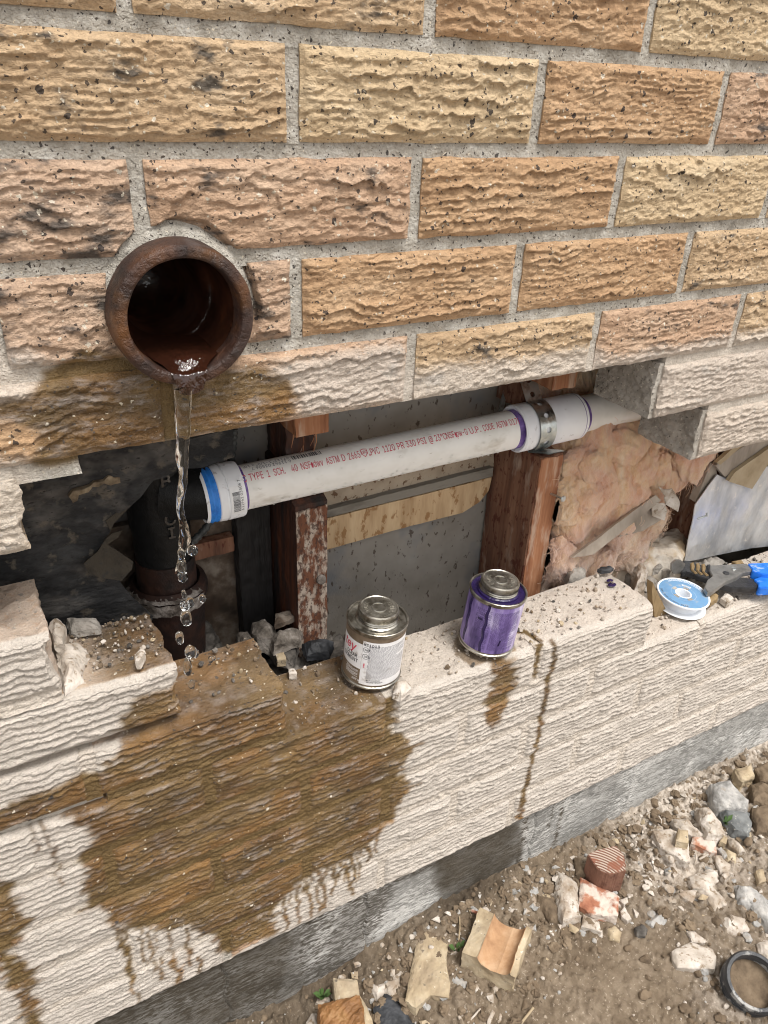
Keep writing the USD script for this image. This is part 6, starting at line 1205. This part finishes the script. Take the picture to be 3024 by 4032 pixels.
# ------------------------------------------------------------------ tape spool and pliers on the ledge
sp = atz(1474.8, 1279, z11 + 0.020) - [0, 0, 0.021]
t = thing('tape_spool', 'blue and white thread tape spool on the ledge before the pliers', 'tape spool', sp, rot=trimesh.transformations.euler_matrix(0.06, 0.05, 0)[:3, :3])
RS = 0.0372
obj('lower_flange', lathe([(0.010, 0), (RS, 0), (RS + 0.0006, 0.0006), (RS, 0.0016), (0.010, 0.0016), (0.010, 0)], 80), 'white_plastic', t, 30)
obj('tape', lathe([(0.012, 0.0017), (0.0265, 0.0017), (0.0268, 0.004), (0.0263, 0.0085), (0.0268, 0.014), (0.0262, 0.0172), (0.012, 0.0172)], 80), 'white_plastic', t, 30)
uf = obj('upper_flange', lathe([(0.0118, 0.0175), (RS, 0.0175), (RS + 0.0008, 0.0182), (RS + 0.0006, 0.0198), (RS - 0.0008, 0.0200), (RS - 0.0014, 0.0193), (0.0118, 0.0193), (0.0118, 0.0175)], 80), 'white_plastic', t, 30)
obj('blue_label', lathe([(0.0180, 0.01935), (RS - 0.0018, 0.01938)], 80), 'spool_blue', uf)
obj('inner_ring', lathe([(0.0120, 0.01934), (0.0178, 0.01936)], 80), 'spool_blue', uf)
def wedge(a0, a1, r0, r1, z, n=12):
    p, q = gridmesh(np.array([r0, r1]), np.linspace(a0, a1, n), lambda U, V: np.stack([U * np.cos(V), U * np.sin(V), z + 0 * U], -1)); return trimesh.Trimesh(p, tris(q), process=False)
obj('spoke', cat_([wedge(a, a + 0.55, 0.0125, 0.0172, 0.0195) for a in (0.2, 1.5, 2.9, 4.3)]), 'grey_rubble', uf)
obj('hub', lathe([(0.0100, 0.0016), (0.0118, 0.0016), (0.0118, 0.0193), (0.0100, 0.0193), (0.0100, 0.0016)], 48), 'white_plastic', t, 30)
obj('hub_floor', lathe([(0.0001, 0.0050), (0.0101, 0.0052)], 6), 'white_plastic', t)
sdir = math.atan2(EYE[1] - sp[1], EYE[0] - sp[0])
def arc_text(txt, h, a0, r, flip=1):
    m = meshkit.text_mesh(txt, h, 0.0001, True); v, f = trimesh.remesh.subdivide_to_size(m.vertices, m.faces, max_edge=0.003); v = np.array(v); rr = r - flip * v[:, 1]; th = a0 + flip * v[:, 0] / r
    return trimesh.Trimesh(np.stack([rr * np.cos(th), rr * np.sin(th), 0.01942 + v[:, 2] * 0.3], 1), f if flip < 0 else f, process=False)
obj('lettering', cat_([arc_text('PTFE THREAD SEAL TAPE', 0.0030, sdir + 0.35, 0.0300, -1)]), 'black_ink', uf)
sm_ = []
rs = rng(3)
for ring in (0.0335, 0.0318, 0.0301):
    a = sdir + PI - 0.9
    while a < sdir + PI + 0.9: w = rs.uniform(0.03, 0.10); sm_.append(wedge(a, a + w, ring, ring + 0.0009, 0.01942, 3)); a += w + 0.03
obj('small_print', cat_(sm_), 'white_plastic', uf)
obj('bar_panel', wedge(sdir + PI - 0.35, sdir + PI + 0.25, 0.0195, 0.0235, 0.01945), 'white_plastic', uf)
bx_ = [wedge(a, a + 0.012, 0.0198, 0.0232, 0.0196, 2) for a in np.arange(sdir + PI - 0.30, sdir + PI + 0.20, 0.03)]; obj('bar_code', cat_(bx_), 'black_ink', uf)
# pliers: flat tool lying on the ledge; outlines measured on its upper face
QP = lambda *p: pxs((2524 / SC, 2150 / SC), 1659 / 500 * SC, *p)
def flat(px, h, th, r=0.0012):
    pts = [atz(u, v, h)[:2] for u, v in px]; pg = Polygon(pts).buffer(0).buffer(-r).buffer(r, quad_segs=4)
    pg = max(pg.geoms, key=lambda g: g.area) if pg.geom_type != 'Polygon' else pg
    cs = manifold3d.CrossSection([np.array(shapely.geometry.polygon.orient(pg).exterior.coords)[:-1]]); 
    a = manifold3d.Manifold.extrude(cs.offset(-0.0010, manifold3d.JoinType.Round), th).translate((0, 0, h - th)); b = manifold3d.Manifold.extrude(cs, th - 0.002).translate((0, 0, h - th + 0.001))
    return mt(a + b)
hp = z11 + 0.026
t = thing('pliers', 'slip-joint pliers with blue handles lying on the ledge at right', 'pliers')
obj('upper_jaw', flat(QP((905, 250), (1380, 225), (1455, 300), (1440, 325), (1330, 345), (1250, 400), (1100, 460), (1020, 520), (930, 590), (870, 600), (830, 540), (870, 440), (935, 390), (900, 320)), hp, 0.009), 'tool_steel', t, 30)
obj('jaw', flat(QP((520, 185), (620, 190), (760, 240), (860, 250), (930, 330), (930, 400), (880, 435), (590, 335), (530, 350), (535, 270)), hp - 0.006, 0.009), 'black_steel', t, 30)
for k in range(4):
    a = 650 + 72 * k
    obj('tooth', flat(QP((a, 215 + 8 * k), (a + 38, 205 + 9 * k), (a + 55, 260 + 9 * k), (a + 40, 310 + 12 * k), (a + 95, 345 + 14 * k), (a + 60, 350 + 14 * k), (a + 5, 300 + 12 * k)), hp - 0.0035, 0.006, 0.0004), 'tan_card' if k < 3 else 'black_steel', t, 30)
obj('lower_handle', flat(QP((1250, 395), (1480, 430), (1535, 490), (1520, 550), (1190, 545), (1040, 505), (1060, 470), (1200, 440)), hp - 0.008, 0.009), 'black_steel', t, 30)
for k, (px, h) in enumerate(((QP((1395, 225), (1659, 215), (2500, 120), (2520, 260), (1659, 370), (1580, 360), (1450, 325), (1455, 300)), hp + 0.002), (QP((1475, 430), (1560, 400), (1659, 385), (2450, 330), (2480, 480), (1659, 545), (1525, 552), (1540, 490)), hp - 0.005))):
    obj('grip', flat(px, h, 0.014, 0.003), 'blue_grip', t, 30)
pv = atz(*QP((1110, 355))[0], hp); b = obj('pivot', place(lathe([(0.0001, 0.0022), (0.0030, 0.0020), (0.0044, 0.0012), (0.0048, 0), (0.0001, 0)], 32), t=pv), 'black_steel', t, 30)
pv = atz(*QP((1210, 295))[0], hp); obj('rivet', place(lathe([(0.0001, 0.0014), (0.0034, 0.0012), (0.0040, 0), (0.0001, 0)], 24), t=pv), 'galvanised', t, 30)
